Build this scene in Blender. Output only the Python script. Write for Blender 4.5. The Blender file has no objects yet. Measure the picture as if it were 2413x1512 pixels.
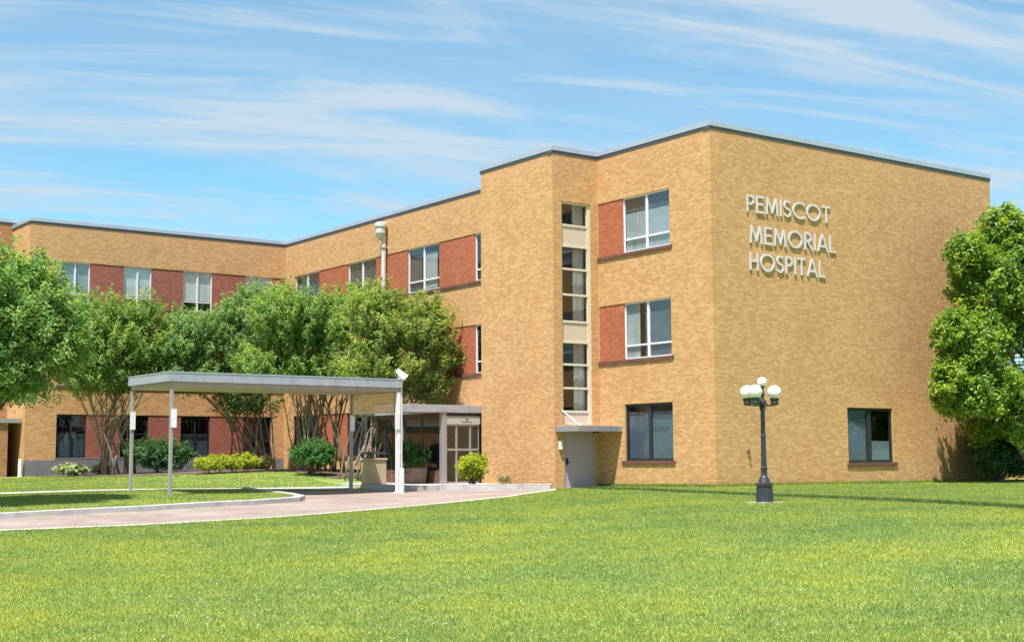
import bpy, math, random
import numpy as np
from mathutils import Vector, Matrix

random.seed(7); RNG = np.random.default_rng(11)
sc = bpy.context.scene
COL = sc.collection

# ------------------------------------------------------------------ camera
CAM = np.array([-32.8633, -33.4297, 1.07]); YAW, PITCH, ROLL = -0.6289, 0.0988, -0.0055
fw = np.array([math.sin(-YAW)*math.cos(PITCH), math.cos(YAW)*math.cos(PITCH), math.sin(PITCH)])
r_ = np.array([math.cos(YAW), math.sin(YAW), 0.0]); u_ = np.cross(r_, fw)
rr = math.cos(ROLL)*r_ + math.sin(ROLL)*u_; uu = -math.sin(ROLL)*r_ + math.cos(ROLL)*u_
cd = bpy.data.cameras.new('camera'); cam = bpy.data.objects.new('camera', cd); COL.objects.link(cam)
cd.sensor_width = 36; cd.lens = 3198.27/2413*36; cd.clip_start = .1; cd.clip_end = 3000
cam.matrix_world = Matrix(((rr[0], uu[0], -fw[0], CAM[0]), (rr[1], uu[1], -fw[1], CAM[1]), (rr[2], uu[2], -fw[2], CAM[2]), (0, 0, 0, 1)))
sc.camera = cam

# ------------------------------------------------------------------ sun, sky, exposure
SUN = Vector((-.335, -.235, .91)).normalized()
sl = bpy.data.lights.new('sun', 'SUN'); sl.energy = 4.2; sl.angle = math.radians(.53); sl.color = (1, .94, .87)
so = bpy.data.objects.new('sun', sl); COL.objects.link(so); so.location = (-60, -40, 90)
so.rotation_euler = SUN.to_track_quat('Z', 'Y').to_euler()
sc.view_settings.view_transform = 'Standard'; sc.view_settings.look = 'None'
sc.view_settings.exposure = 1.2; sc.view_settings.gamma = 1; sc.view_settings.use_curve_mapping = False

W = bpy.data.worlds.new('World'); sc.world = W; W.use_nodes = True
wt = W.node_tree; wt.nodes.clear()
def wn(t, **k):
    n = wt.nodes.new(t)
    for a, b in k.items(): setattr(n, a, b)
    return n
def wl(a, b): wt.links.new(a, b)
wo = wn('ShaderNodeOutputWorld'); bg = wn('ShaderNodeBackground'); bg.inputs[1].default_value = .085
sky = wn('ShaderNodeTexSky', sky_type='NISHITA', sun_disc=False, sun_elevation=math.asin(SUN.z), sun_rotation=math.atan2(SUN.x, SUN.y))
sky.air_density = 1.0; sky.dust_density = .5; sky.ozone_density = 2.2; sky.altitude = 200
def wmath(op, a, b=None, c=None):
    n = wn('ShaderNodeMath', operation=op)
    for i, v in enumerate((a, b, c)):
        if v is None: continue
        if isinstance(v, (int, float)): n.inputs[i].default_value = v
        else: wl(v, n.inputs[i])
    return n.outputs[0]
tc = wn('ShaderNodeTexCoord'); sp = wn('ShaderNodeSeparateXYZ'); wl(tc.outputs['Generated'], sp.inputs[0])
dz = wmath('ADD', wmath('MAXIMUM', sp.outputs[2], 0.0), .12)
px = wmath('DIVIDE', sp.outputs[0], dz); py = wmath('DIVIDE', sp.outputs[1], dz)
ca, sa = math.cos(YAW+.30), math.sin(YAW+.30)
aa = wmath('ADD', wmath('MULTIPLY', px, ca), wmath('MULTIPLY', py, sa))
bb = wmath('ADD', wmath('MULTIPLY', px, -sa), wmath('MULTIPLY', py, ca))
def cloud(sx, sy, off, detail, rough, dist, lo, hi):
    cb = wn('ShaderNodeCombineXYZ'); wl(wmath('MULTIPLY', aa, sx), cb.inputs[0]); wl(wmath('MULTIPLY', bb, sy), cb.inputs[1]); cb.inputs[2].default_value = off
    nz = wn('ShaderNodeTexNoise'); nz.inputs['Scale'].default_value = 1; nz.inputs['Detail'].default_value = detail
    nz.inputs['Roughness'].default_value = rough; nz.inputs['Distortion'].default_value = dist; wl(cb.outputs[0], nz.inputs['Vector'])
    mr = wn('ShaderNodeMapRange', interpolation_type='SMOOTHSTEP'); mr.inputs[1].default_value = lo; mr.inputs[2].default_value = hi
    wl(nz.outputs[0], mr.inputs[0]); return mr.outputs[0]
c1 = cloud(.8, 2.4, 5.9, 8, .58, .9, .43, .68)
c2 = cloud(1.1, 5.2, 26.4, 8, .6, 1.2, .46, .68)
c3 = cloud(.5, 1.5, 41.0, 5, .55, .3, .38, .64)
cf = wmath('MINIMUM', wmath('ADD', .03, wmath('ADD', wmath('ADD', wmath('MULTIPLY', c1, .6), wmath('MULTIPLY', c2, .6)), wmath('MULTIPLY', c3, .22))), .9)
tint = wn('ShaderNodeMix', data_type='RGBA', blend_type='MULTIPLY'); tint.inputs[0].default_value = 1
wl(sky.outputs[0], tint.inputs[6]); tint.inputs[7].default_value = (.64, .98, .95, 1)
mx = wn('ShaderNodeMix', data_type='RGBA'); wl(cf, mx.inputs[0]); wl(tint.outputs[2], mx.inputs[6]); mx.inputs[7].default_value = (3.15, 3.75, 4.3, 1)
wl(mx.outputs[2], bg.inputs[0]); wl(bg.outputs[0], wo.inputs[0])

# ------------------------------------------------------------------ materials
class Mat:
    def __init__(s, name):
        s.m = bpy.data.materials.new(name); s.m.use_nodes = True; s.t = s.m.node_tree; s.b = s.t.nodes['Principled BSDF']; s.out = s.t.nodes['Material Output']
    def n(s, t, **k):
        x = s.t.nodes.new(t)
        for a, b in k.items(): setattr(x, a, b)
        return x
    def l(s, a, b): s.t.links.new(a, b)
    def noise(s, vec, scale, detail=4, rough=.6, dim=None):
        x = s.n('ShaderNodeTexNoise'); x.inputs['Scale'].default_value = scale; x.inputs['Detail'].default_value = detail; x.inputs['Roughness'].default_value = rough
        if vec is not None: s.l(vec, x.inputs['Vector'])
        return x
    def ramp(s, fac, stops):
        x = s.n('ShaderNodeValToRGB'); e = x.color_ramp.elements
        while len(e) < len(stops): e.new(.5)
        for i, (p, c) in enumerate(stops): e[i].position = p; e[i].color = (*c, 1)
        s.l(fac, x.inputs[0]); return x.outputs[0]
    def mix(s, a, b, fac, blend='MIX'):
        x = s.n('ShaderNodeMix', data_type='RGBA', blend_type=blend)
        for i, v in ((0, fac), (6, a), (7, b)):
            if isinstance(v, (int, float)): x.inputs[i].default_value = v
            elif isinstance(v, tuple): x.inputs[i].default_value = (*v, 1)
            else: s.l(v, x.inputs[i])
        return x.outputs[2]
    def bump(s, h, strength, dist):
        x = s.n('ShaderNodeBump'); x.inputs['Strength'].default_value = strength; x.inputs['Distance'].default_value = dist
        s.l(h, x.inputs['Height']); s.l(x.outputs[0], s.b.inputs['Normal'])
    def set(s, **k):
        for a, v in k.items():
            i = s.b.inputs[a.replace('_', ' ')]
            if isinstance(v, tuple): i.default_value = (*v, 1)
            elif isinstance(v, (int, float)): i.default_value = v
            else: s.l(v, i)

def brick_mat(name, c1, c2, c3, mortar, stain=.25, top_band=False):
    M = Mat(name); uv = M.n('ShaderNodeUVMap'); uv.uv_map = 'UVMap'
    # slight wobble so courses are not ruler-straight
    b = M.n('ShaderNodeTexBrick'); M.l(uv.outputs[0], b.inputs['Vector'])
    b.offset = .5; b.inputs['Scale'].default_value = 1; b.inputs['Brick Width'].default_value = .215; b.inputs['Row Height'].default_value = .076
    b.inputs['Mortar Size'].default_value = .009; b.inputs['Mortar Smooth'].default_value = .3; b.inputs['Bias'].default_value = -.1
    b.inputs['Color1'].default_value = (0, 0, 0, 1); b.inputs['Color2'].default_value = (1, 1, 1, 1); b.inputs['Mortar'].default_value = (.5, .5, .5, 1)
    # per-brick tone through a stepped noise: cell coordinates
    val = M.ramp(b.outputs['Color'], [(0, c1), (.45, c2), (.8, c3), (1, tuple(x*.72 for x in c1))])
    col = M.mix(val, mortar, b.outputs['Fac'])
    sp1 = M.noise(uv.outputs[0], 16, 3, .7); g1 = M.ramp(sp1.outputs[0], [(.3, (.83, .80, .75)), (.55, (1, 1, 1)), (.75, (1.07, 1.055, 1.045))])
    col = M.mix(col, g1, .75, 'MULTIPLY')
    mp = M.n('ShaderNodeMapping'); mp.inputs['Scale'].default_value = (.45, .6, 1); M.l(uv.outputs[0], mp.inputs[0])
    st = M.noise(mp.outputs[0], 1.1, 5, .6); g2 = M.ramp(st.outputs[0], [(.32, (.84, .77, .7)), (.5, (1, 1, 1)), (.7, (1.07, 1.04, 1.0))])
    col = M.mix(col, g2, stain*2.2, 'MULTIPLY')
    if top_band:      # a paler pink course run under the copings, broken up by noise
        sx_ = M.n('ShaderNodeSeparateXYZ'); M.l(uv.outputs[0], sx_.inputs[0]); ns = M.noise(uv.outputs[0], .8, 5); wv = M.n('ShaderNodeMath', operation='MULTIPLY_ADD'); M.l(ns.outputs[0], wv.inputs[0]); wv.inputs[1].default_value = 1.2; M.l(sx_.outputs[1], wv.inputs[2])
        mr = M.n('ShaderNodeMapRange'); mr.inputs[1].default_value = 12.3; mr.inputs[2].default_value = 13.0; M.l(wv.outputs[0], mr.inputs[0]); mr.inputs[4].default_value = .35
        col = M.mix(col, (.56, .30, .18), mr.outputs[0])
    inv = M.n('ShaderNodeMath', operation='SUBTRACT'); inv.inputs[0].default_value = 1; M.l(b.outputs['Fac'], inv.inputs[1])
    M.bump(inv.outputs[0], .6, .012)
    M.set(Base_Color=col, Roughness=.88); M.b.inputs['Specular IOR Level'].default_value = .25
    return M.m
def flat(name, col, rough=.5, metal=0, noise=.12, scale=6, bump=0, spec=.5):
    M = Mat(name); t = M.n('ShaderNodeTexCoord'); nz = M.noise(t.outputs['Object'], scale, 5, .65)
    d = tuple(c*(1-noise) for c in col); e = tuple(min(1, c*(1+noise)) for c in col)
    M.set(Base_Color=M.ramp(nz.outputs[0], [(.3, d), (.7, e)]), Roughness=rough, Metallic=metal); M.b.inputs['Specular IOR Level'].default_value = spec
    if bump: M.bump(nz.outputs[0], bump, .01)
    return M.m
def glass(name, tint, refl, rough=.02):
    M = Mat(name); tr = M.n('ShaderNodeBsdfTransparent'); tr.inputs[0].default_value = (*tint, 1)
    gl = M.n('ShaderNodeBsdfGlossy'); gl.inputs['Roughness'].default_value = rough
    t = M.n('ShaderNodeTexCoord'); nz = M.noise(t.outputs['Object'], 1.3, 2); bp = M.n('ShaderNodeBump'); bp.inputs['Strength'].default_value = .05; bp.inputs['Distance'].default_value = .02
    M.l(nz.outputs[0], bp.inputs['Height']); M.l(bp.outputs[0], gl.inputs['Normal'])
    lw = M.n('ShaderNodeLayerWeight'); lw.inputs[0].default_value = .5      # Schlick, the same from both faces of the pane
    pw = M.n('ShaderNodeMath', operation='POWER'); M.l(lw.outputs['Facing'], pw.inputs[0]); pw.inputs[1].default_value = 4
    ml = M.n('ShaderNodeMath', operation='MULTIPLY_ADD'); M.l(pw.outputs[0], ml.inputs[0]); ml.inputs[1].default_value = .8; ml.inputs[2].default_value = .035*refl
    mx = M.n('ShaderNodeMixShader'); M.l(ml.outputs[0], mx.inputs[0]); M.l(tr.outputs[0], mx.inputs[1]); M.l(gl.outputs[0], mx.inputs[2]); M.l(mx.outputs[0], M.out.inputs[0])
    return M.m
def leaf_mat(name, dark, mid, light, transl=.35, rough=.5, spec=.35):
    M = Mat(name); a = M.n('ShaderNodeAttribute'); a.attribute_name = 'tone'
    col = M.ramp(a.outputs['Fac'], [(0, dark), (.5, mid), (1, light)])
    M.set(Base_Color=col, Roughness=rough); M.b.inputs['Specular IOR Level'].default_value = spec
    tl = M.n('ShaderNodeBsdfTranslucent'); M.l(M.mix(col, (1.5, 1.35, .6), 1, 'MULTIPLY'), tl.inputs[0])
    mx = M.n('ShaderNodeMixShader'); mx.inputs[0].default_value = transl
    M.l(M.b.outputs[0], mx.inputs[1]); M.l(tl.outputs[0], mx.inputs[2]); M.l(mx.outputs[0], M.out.inputs[0])
    return M.m
BUFF = brick_mat('buff_brick', (.465, .25, .104), (.545, .312, .137), (.61, .378, .18), (.48, .305, .168), .15, True)
RED = brick_mat('red_brick', (.34, .095, .046), (.385, .115, .058), (.43, .145, .08), (.35, .145, .085), .15)
MAROON = brick_mat('maroon_brick', (.26, .078, .055), (.30, .098, .07), (.345, .125, .092), (.29, .13, .10), .15)
ORANGE = brick_mat('orange_brick', (.32, .15, .065), (.38, .18, .085), (.43, .23, .12), (.34, .2, .12), .2)
SILLM = brick_mat('sill_brick', (.125, .055, .04), (.15, .065, .047), (.18, .085, .06), (.15, .085, .065), .1)
COPE = flat('coping_metal', (.52, .54, .63), .38, .55, .06, 1.5)
DRIP = flat('shadow_dark_drip_metal', (.075, .08, .095), .5, .2)  # drip edge colour, near black to carry the shadow line below the coping
WHITE = flat('white_painted_aluminium', (.72, .70, .78), .4, 0, .05)
BEIGE = flat('beige_frame_paint', (.60, .56, .46), .5, 0, .06)
PANEL = flat('beige_spandrel_panel', (.56, .46, .38), .55, 0, .05)
DARKF = flat('dark_bronze_frame', (.035, .04, .05), .4, .3)
GRFRAME = flat('grey_aluminium', (.38, .37, .40), .38, .5, .07)
POSTM = flat('grey_post_paint', (.30, .285, .285), .5, .1, .12, 9)
WHITEP = flat('white_post_paint', (.70, .66, .68), .45, 0, .05)
DOORM = flat('lavender_grey_door_paint', (.41, .335, .44), .5, 0, .03)
LETTER = flat('brushed_letter_metal', (.66, .61, .62), .35, .25, .05)
ROOFM = flat('roof_membrane', (.3, .3, .3), .9)
CANROOF = flat('canopy_fascia_metal', (.40, .40, .47), .45, .4, .14, 3)
CANSOFF = flat('canopy_soffit', (.36, .29, .27), .7, 0, .1, 3)
def slat_mat():
    M = Mat('tan_fibreglass_slat'); t = M.n('ShaderNodeTexCoord'); nz = M.noise(t.outputs['Object'], 4, 4)
    c = M.ramp(nz.outputs[0], [(.3, (.80, .68, .50)), (.7, (.92, .82, .64))]); M.set(Base_Color=c, Roughness=.5)
    tl = M.n('ShaderNodeBsdfTranslucent'); M.l(c, tl.inputs[0]); mx = M.n('ShaderNodeMixShader'); mx.inputs[0].default_value = .62
    M.l(M.b.outputs[0], mx.inputs[1]); M.l(tl.outputs[0], mx.inputs[2]); M.l(mx.outputs[0], M.out.inputs[0]); return M.m
SLATM = slat_mat()
BLACK = flat('black_plastic', (.02, .02, .022), .4)
IRON = flat('lamp_cast_iron', (.045, .05, .06), .42, .4, .25, 14, .2)
CONC = flat('pale_concrete', (.40, .385, .37), .9, 0, .2, 2.5, .3, .2)
FOUND = flat('grey_foundation_paint', (.16, .16, .18), .85, 0, .15, 3)
AGG = flat('aggregate_tan', (.42, .32, .21), .9, 0, .3, 60, .4)
PLANTER = flat('planter_brown', (.25, .165, .12), .85, 0, .15, 10)
INTER = flat('interior_paint', (.22, .21, .19), .9, 0, .1, 1)
BLIND = flat('pale_blind', (.78, .80, .76), .8, 0, .06, 3)
BLINDG = flat('grey_blind', (.40, .44, .46), .8, 0, .12, 3)
DARKROOM = flat('dark_room_sheet', (.10, .105, .115), .85, 0, .2, 3)  # dark sheet in place of the unlit room behind the glass
GLASS = glass('clear_glass', (.94, .96, .965), 2.0)
GLASSD = glass('tinted_glass', (.66, .71, .76), 1.8)
BARK = flat('myrtle_bark', (.26, .195, .14), .85, 0, .35, 7, .4)
BARKD = flat('dark_bark', (.14, .11, .085), .9, 0, .35, 7, .4)
MULCH = flat('bed_mulch', (.10, .07, .05), .95, 0, .4, 9, .5)
LEAFM = leaf_mat('myrtle_leaf', (.085, .18, .06), (.20, .34, .10), (.40, .52, .14), .52)
LEAFM2 = leaf_mat('yellowish_myrtle_leaf', (.11, .18, .06), (.235, .335, .095), (.43, .50, .13), .52)
LEAFM3 = leaf_mat('cool_myrtle_leaf', (.075, .175, .07), (.175, .32, .115), (.35, .49, .16), .5)
LEAFL = leaf_mat('left_tree_leaf', (.08, .19, .065), (.19, .345, .115), (.36, .50, .165), .52)
LEAFG = leaf_mat('magnolia_leaf', (.07, .16, .035), (.18, .32, .05), (.42, .52, .07), .48, .4, .5)
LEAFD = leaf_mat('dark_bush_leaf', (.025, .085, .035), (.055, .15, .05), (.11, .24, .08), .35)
LEAFB = leaf_mat('green_bush_leaf', (.03, .10, .03), (.065, .19, .05), (.13, .29, .075), .35)
LEAFY = leaf_mat('yellow_green_leaf', (.15, .21, .012), (.34, .42, .025), (.52, .56, .06), .35)
LEAFT = leaf_mat('tan_leaf', (.2, .17, .08), (.33, .29, .13), (.45, .4, .2), .3)
LEAFP = leaf_mat('pale_hosta_leaf', (.16, .24, .08), (.34, .42, .18), (.55, .6, .35), .3)
GRASSM = None
def grass_mat(name, blade):
    M = Mat(name); t = M.n('ShaderNodeTexCoord'); pos = t.outputs['Object']
    big = M.noise(pos, .3, 5, .65); med = M.noise(pos, 1.7, 4, .65); fine = M.noise(pos, 16, 3, .7)
    col = M.ramp(big.outputs[0], [(.34, (.20, .28, .085)), (.5, (.262, .33, .085)), (.66, (.335, .37, .075))])
    col = M.mix(col, M.ramp(med.outputs[0], [(.3, (.82, .88, .86)), (.55, (1, 1, 1)), (.74, (1.2, 1.1, .92))]), .9, 'MULTIPLY')
    cl = M.noise(pos, 5.5, 4, .7); col = M.mix(col, M.ramp(cl.outputs[0], [(.34, (.68, .82, .80)), (.47, (1, 1, 1)), (.68, (1, 1, 1)), (.78, (1.25, 1.18, 1.1))]), .9, 'MULTIPLY')
    if blade:
        a = M.n('ShaderNodeAttribute'); a.attribute_name = 'tone'
        col = M.mix(col, M.ramp(a.outputs['Fac'], [(0, (.7, .75, .7)), (.5, (1, 1, 1)), (1, (1.35, 1.25, 1.2))]), 1, 'MULTIPLY')
        M.set(Base_Color=col, Roughness=.55); M.b.inputs['Specular IOR Level'].default_value = .25
        tl = M.n('ShaderNodeBsdfTranslucent'); M.l(M.mix(col, (1.3, 1.25, .7), 1, 'MULTIPLY'), tl.inputs[0])
        mx = M.n('ShaderNodeMixShader'); mx.inputs[0].default_value = .42
        M.l(M.b.outputs[0], mx.inputs[1]); M.l(tl.outputs[0], mx.inputs[2]); M.l(mx.outputs[0], M.out.inputs[0])
    else:
        col = M.mix(col, M.ramp(fine.outputs[0], [(.3, (.55, .6, .55)), (.6, (1, 1, 1)), (.75, (1.35, 1.3, 1.2))]), .9, 'MULTIPLY')
        M.set(Base_Color=col, Roughness=.9); M.b.inputs['Specular IOR Level'].default_value = .1; M.bump(fine.outputs[0], .8, .05)
    return M.m
GRASSG = grass_mat('lawn_ground', False); GRASSB = grass_mat('lawn_blades', True)
def drive_mat():
    M = Mat('pink_concrete'); t = M.n('ShaderNodeTexCoord'); pos = t.outputs['Object']
    a = M.noise(pos, .35, 5, .65); b = M.noise(pos, 7, 4, .7)
    col = M.ramp(a.outputs[0], [(.32, (.24, .185, .16)), (.5, (.29, .23, .205)), (.68, (.34, .285, .26))])
    col = M.mix(col, M.ramp(b.outputs[0], [(.3, (.78, .76, .75)), (.6, (1, 1, 1))]), .8, 'MULTIPLY')
    c = M.noise(pos, .9, 6, .7); col = M.mix(col, M.ramp(c.outputs[0], [(.33, (.72, .70, .70)), (.46, (1, 1, 1))]), .8, 'MULTIPLY')
    br = M.n('ShaderNodeTexBrick'); br.offset = 0; br.inputs['Scale'].default_value = 1; br.inputs['Brick Width'].default_value = 3.4; br.inputs['Row Height'].default_value = 3.1; br.inputs['Mortar Size'].default_value = .02
    M.l(pos, br.inputs['Vector']); col = M.mix(col, (.10, .085, .075), br.outputs['Fac'])
    vo = M.n('ShaderNodeTexVoronoi', feature='DISTANCE_TO_EDGE'); vo.inputs['Scale'].default_value = .28; wp = M.noise(pos, .8, 5); ad = M.n('ShaderNodeVectorMath', operation='ADD'); M.l(pos, ad.inputs[0]); M.l(wp.outputs[1], ad.inputs[1]); M.l(ad.outputs[0], vo.inputs['Vector'])
    cr = M.ramp(vo.outputs['Distance'], [(.0, (.55, .5, .48)), (.008, (1, 1, 1))]); col = M.mix(col, cr, .8, 'MULTIPLY')
    M.set(Base_Color=col, Roughness=.92); M.b.inputs['Specular IOR Level'].default_value = .2; M.bump(b.outputs[0], .25, .01)
    return M.m
DRIVE = drive_mat()
def globe_mat():
    M = Mat('opal_globe'); M.set(Base_Color=(.80, .77, .80), Roughness=.22); M.b.inputs['Subsurface Weight'].default_value = .0
    return M.m
GLOBE = globe_mat()
CLOVER = flat('clover_white', (.75, .74, .66), .8)

# ------------------------------------------------------------------ mesh helpers
class MB:
    """collects faces in world coordinates"""
    def __init__(s): s.v = []; s.f = []
    def quad(s, *p): i = len(s.v); s.v += [tuple(q) for q in p]; s.f.append(tuple(range(i, i+len(p)))); return s
    def box(s, a, b):
        x0, y0, z0 = [min(p, q) for p, q in zip(a, b)]; x1, y1, z1 = [max(p, q) for p, q in zip(a, b)]
        i = len(s.v); s.v += [(x0, y0, z0), (x1, y0, z0), (x1, y1, z0), (x0, y1, z0), (x0, y0, z1), (x1, y0, z1), (x1, y1, z1), (x0, y1, z1)]
        for f in ((3, 2, 1, 0), (4, 5, 6, 7), (0, 1, 5, 4), (1, 2, 6, 5), (2, 3, 7, 6), (3, 0, 4, 7)): s.f.append(tuple(i+k for k in f))
        return s
    def tube(s, pts, rad, seg=8, cap=True):
        pts = [Vector(p) for p in pts]; n = len(pts)
        if isinstance(rad, (int, float)): rad = [rad]*n
        base = len(s.v); ref = Vector((.31, .12, .94))
        for k in range(n):
            t = (pts[min(k+1, n-1)]-pts[max(k-1, 0)]).normalized()
            if abs(t.dot(ref)) > .95: a = t.cross(Vector((1, 0, 0))).normalized()
            else: a = t.cross(ref).normalized()
            b = t.cross(a)
            for j in range(seg):
                th = 2*math.pi*j/seg; s.v.append(tuple(pts[k]+(a*math.cos(th)+b*math.sin(th))*rad[k]))
        for k in range(n-1):
            for j in range(seg):
                p = base+k*seg+j; q = base+k*seg+(j+1) % seg; s.f.append((p, p+seg, q+seg, q))
        if cap: s.f.append(tuple(base+j for j in range(seg))); s.f.append(tuple(base+(n-1)*seg+j for j in reversed(range(seg))))
        return s
    def lathe(s, c, prof, seg=24, flute=0):
        base = len(s.v)
        for r, z in prof:
            for j in range(seg):
                th = 2*math.pi*j/seg; R = r*(1-flute*(j % 2)); s.v.append((c[0]+R*math.cos(th), c[1]+R*math.sin(th), c[2]+z))
        for k in range(len(prof)-1):
            for j in range(seg):
                p = base+k*seg+j; q = base+k*seg+(j+1) % seg; s.f.append((p, q, q+seg, p+seg))
        s.f.append(tuple(base+j for j in reversed(range(seg)))); s.f.append(tuple(base+(len(prof)-1)*seg+j for j in range(seg)))
        return s
def origin_of(o):
    v = Vector(o.location)
    while o.parent: o = o.parent; v += Vector(o.location)
    return v
def build(mb, name, mat, parent=None, loc=None, smooth=False, bevel=0, uvmode=True):
    off = origin_of(parent) if parent is not None else Vector(loc if loc else (0, 0, 0))
    me = bpy.data.meshes.new(name)
    me.from_pydata([(v[0]-off.x, v[1]-off.y, v[2]-off.z) for v in mb.v], [], mb.f)
    me.materials.append(mat)
    if uvmode:
        uv = me.uv_layers.new(name='UVMap'); V = mb.v
        for p in me.polygons:
            n = p.normal
            for li in p.loop_indices:
                x, y, z = V[me.loops[li].vertex_index]
                if abs(n.z) > .7: c = (x, y)
                elif abs(n.x) > abs(n.y): c = (y, z)
                else: c = (x, z)
                uv.data[li].uv = c
    if smooth:
        for p in me.polygons: p.use_smooth = True
    o = bpy.data.objects.new(name, me); COL.objects.link(o)
    if parent is not None: o.parent = parent
    elif loc: o.location = loc
    if bevel:
        m = o.modifiers.new('edge', 'BEVEL'); m.width = bevel; m.segments = 2; m.limit_method = 'ANGLE'
    return o
def empty(name, loc, label, cat, group=None):
    o = bpy.data.objects.new(name, None); COL.objects.link(o); o.location = loc; o.empty_display_size = .3
    o['label'] = label; o['category'] = cat
    if group: o['group'] = group
    return o
def tag(o, label, cat, group=None):
    o['label'] = label; o['category'] = cat
    if group: o['group'] = group
    return o
def kind(o, k, label=None):
    o['kind'] = k
    if label: o['label'] = label
    return o

# ------------------------------------------------------------------ terrain height
CTRL = np.array([
 (-33, -33, -.62), (-29.3, -20.6, -.58), (-25.8, -23.7, -.55), (-22.6, -26.6, -.5), (-22.4, -19, -.45), (-18.4, -23.8, -.35), (-27.3, -13.4, -.55),
 (-17.6, -12.4, -.35), (-13.7, -20.7, -.15), (-7.06, -8.91, -.08), (-8.6, -17.3, -.03), (-5.3, -8.7, -.08), (-3.9, -4, -.1), (-2.7, 2.2, -.1),
 (0, 0, -.03), (6.7, 0, -.04), (12.4, 0, -.05), (0, 5, -.08), (0, -8, -.04), (10, -8, -.03), (16, -6, -.05), (18, 2, -.05), (4, -18, -.02),
 (-26, -2.4, -.52), (-24.3, -2.7, -.5), (-21.2, -3.2, -.46), (-17.5, -2.9, -.4), (-12.3, -1, -.3), (-7.6, 1.5, -.22), (-3, 5, -.17), (-2.2, 6.2, -.15),
 (-24.7, 3.6, -.52), (-22.7, 3.4, -.5), (-18.4, 4, -.43), (-14.7, 4.9, -.38), (-12, 6.5, -.34), (-7.5, 8.5, -.22), (-9.5, 10, -.25), (-5.2, 8.9, -.2), (-7.3, 12, -.2),
 (-16, 10, -.1), (-20, 12.6, -.1), (-16, 12.6, -.06), (-10, 13.1, -.13), (-7, 13.3, -.14), (-26, 12, -.15), (-18, 7, -.22), (-22, 7, -.28),
 (-13.7, 32.5, .2), (-8, 30, .36), (0, 32.5, .36), (-4, 21, .44), (-8, 21.5, .40), (-11, 22, .28), (-7, 17, .14), (-11, 17, .08), (-16, 18, .0), (-9, 26, .36), (-13, 24, .2), (-3, 17, .1), (-6, 18, .2), (-20, 30, .1), (-28, 22, -.05),
 (-40, -10, -.6), (-40, 10, -.4), (-40, -40, -.7), (-10, -40, -.4), (10, -35, -.2), (25, -15, -.1), (25, 10, -.1), (-30, 40, .1)], float)
def tps_fit(C):
    n = len(C); P = C[:, :2]; d2 = ((P[:, None]-P[None])**2).sum(-1); K = np.where(d2 > 0, d2*np.log(d2+1e-12)*.5, 0)+np.eye(n)*.6
    A = np.zeros((n+3, n+3)); A[:n, :n] = K; A[:n, n] = 1; A[:n, n+1:] = P; A[n, :n] = 1; A[n+1:, :n] = P.T
    return np.linalg.solve(A, np.r_[C[:, 2], 0, 0, 0])
TW = tps_fit(CTRL)
def polyline_sd(P, L):
    """signed distance of points to open polyline L (positive on its left) """
    best = np.full(len(P), 1e9); sg = np.zeros(len(P))
    for a, b in zip(L[:-1], L[1:]):
        d = b-a; t = np.clip(((P-a)@d)/(d@d), 0, 1); q = a+t[:, None]*d; dist = np.hypot(*(P-q).T)
        cr = d[0]*(P[:, 1]-a[1])-d[1]*(P[:, 0]-a[0]); m = dist < best; best[m] = dist[m]; sg[m] = np.sign(cr[m])
    return best*sg
KERB = np.array([(-34, 4.6), (-28, 3.9), (-24.7, 3.6), (-22.7, 3.4), (-18.4, 4.0), (-14.7, 4.95), (-12.6, 6.0), (-11.95, 6.9), (-11.7, 8.2), (-11.7, 10.5), (-11.5, 12.1)])
DFRONT = np.array([(-34, -2.2), (-26, -2.42), (-24.3, -2.66), (-21.2, -3.17), (-17.5, -2.86), (-12.34, -1), (-7.62, 1.47), (-3.04, 4.97), (-2.3, 5.9)])
def G0(x, y):
    x = np.atleast_1d(np.asarray(x, float)); y = np.atleast_1d(np.asarray(y, float)); xc = np.clip(x, -42, 27); yc = np.clip(y, -42, 42)
    out = np.full(len(x), TW[-3])+TW[-2]*xc+TW[-1]*yc
    for (a, b, _), w in zip(CTRL, TW[:-3]):
        d2 = (xc-a)**2+(yc-b)**2; out += w*np.where(d2 > 0, d2*np.log(d2+1e-12)*.5, 0)
    return out
def G(x, y):
    x = np.atleast_1d(np.asarray(x, float)); y = np.atleast_1d(np.asarray(y, float)); z = G0(x, y)
    sd = polyline_sd(np.c_[x, y], KERB); t = np.clip((sd-.02)/.22, 0, 1); fade = np.clip((13-y)/1.5, 0, 1)
    return z+.13*t*t*(3-2*t)*np.exp(-np.maximum(sd, 0)/2.2)*fade*(sd > 0)
def g(x, y): return float(G(x, y)[0])

# ------------------------------------------------------------------ ground
def axis(lo, hi, step, far):
    a = list(np.arange(lo, hi+step*.5, step)); k = step
    while a[-1] < far: k *= 1.6; a.append(a[-1]+k)
    k = step
    while a[0] > -far: k *= 1.6; a.insert(0, a[0]-k)
    return np.array(a)
AX = axis(-36, 20, .3, 900); AY = axis(-32, 36, .3, 900)
gx, gy = np.meshgrid(AX, AY); gz = G(gx.ravel(), gy.ravel())
nx, ny = len(AX), len(AY)
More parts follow.
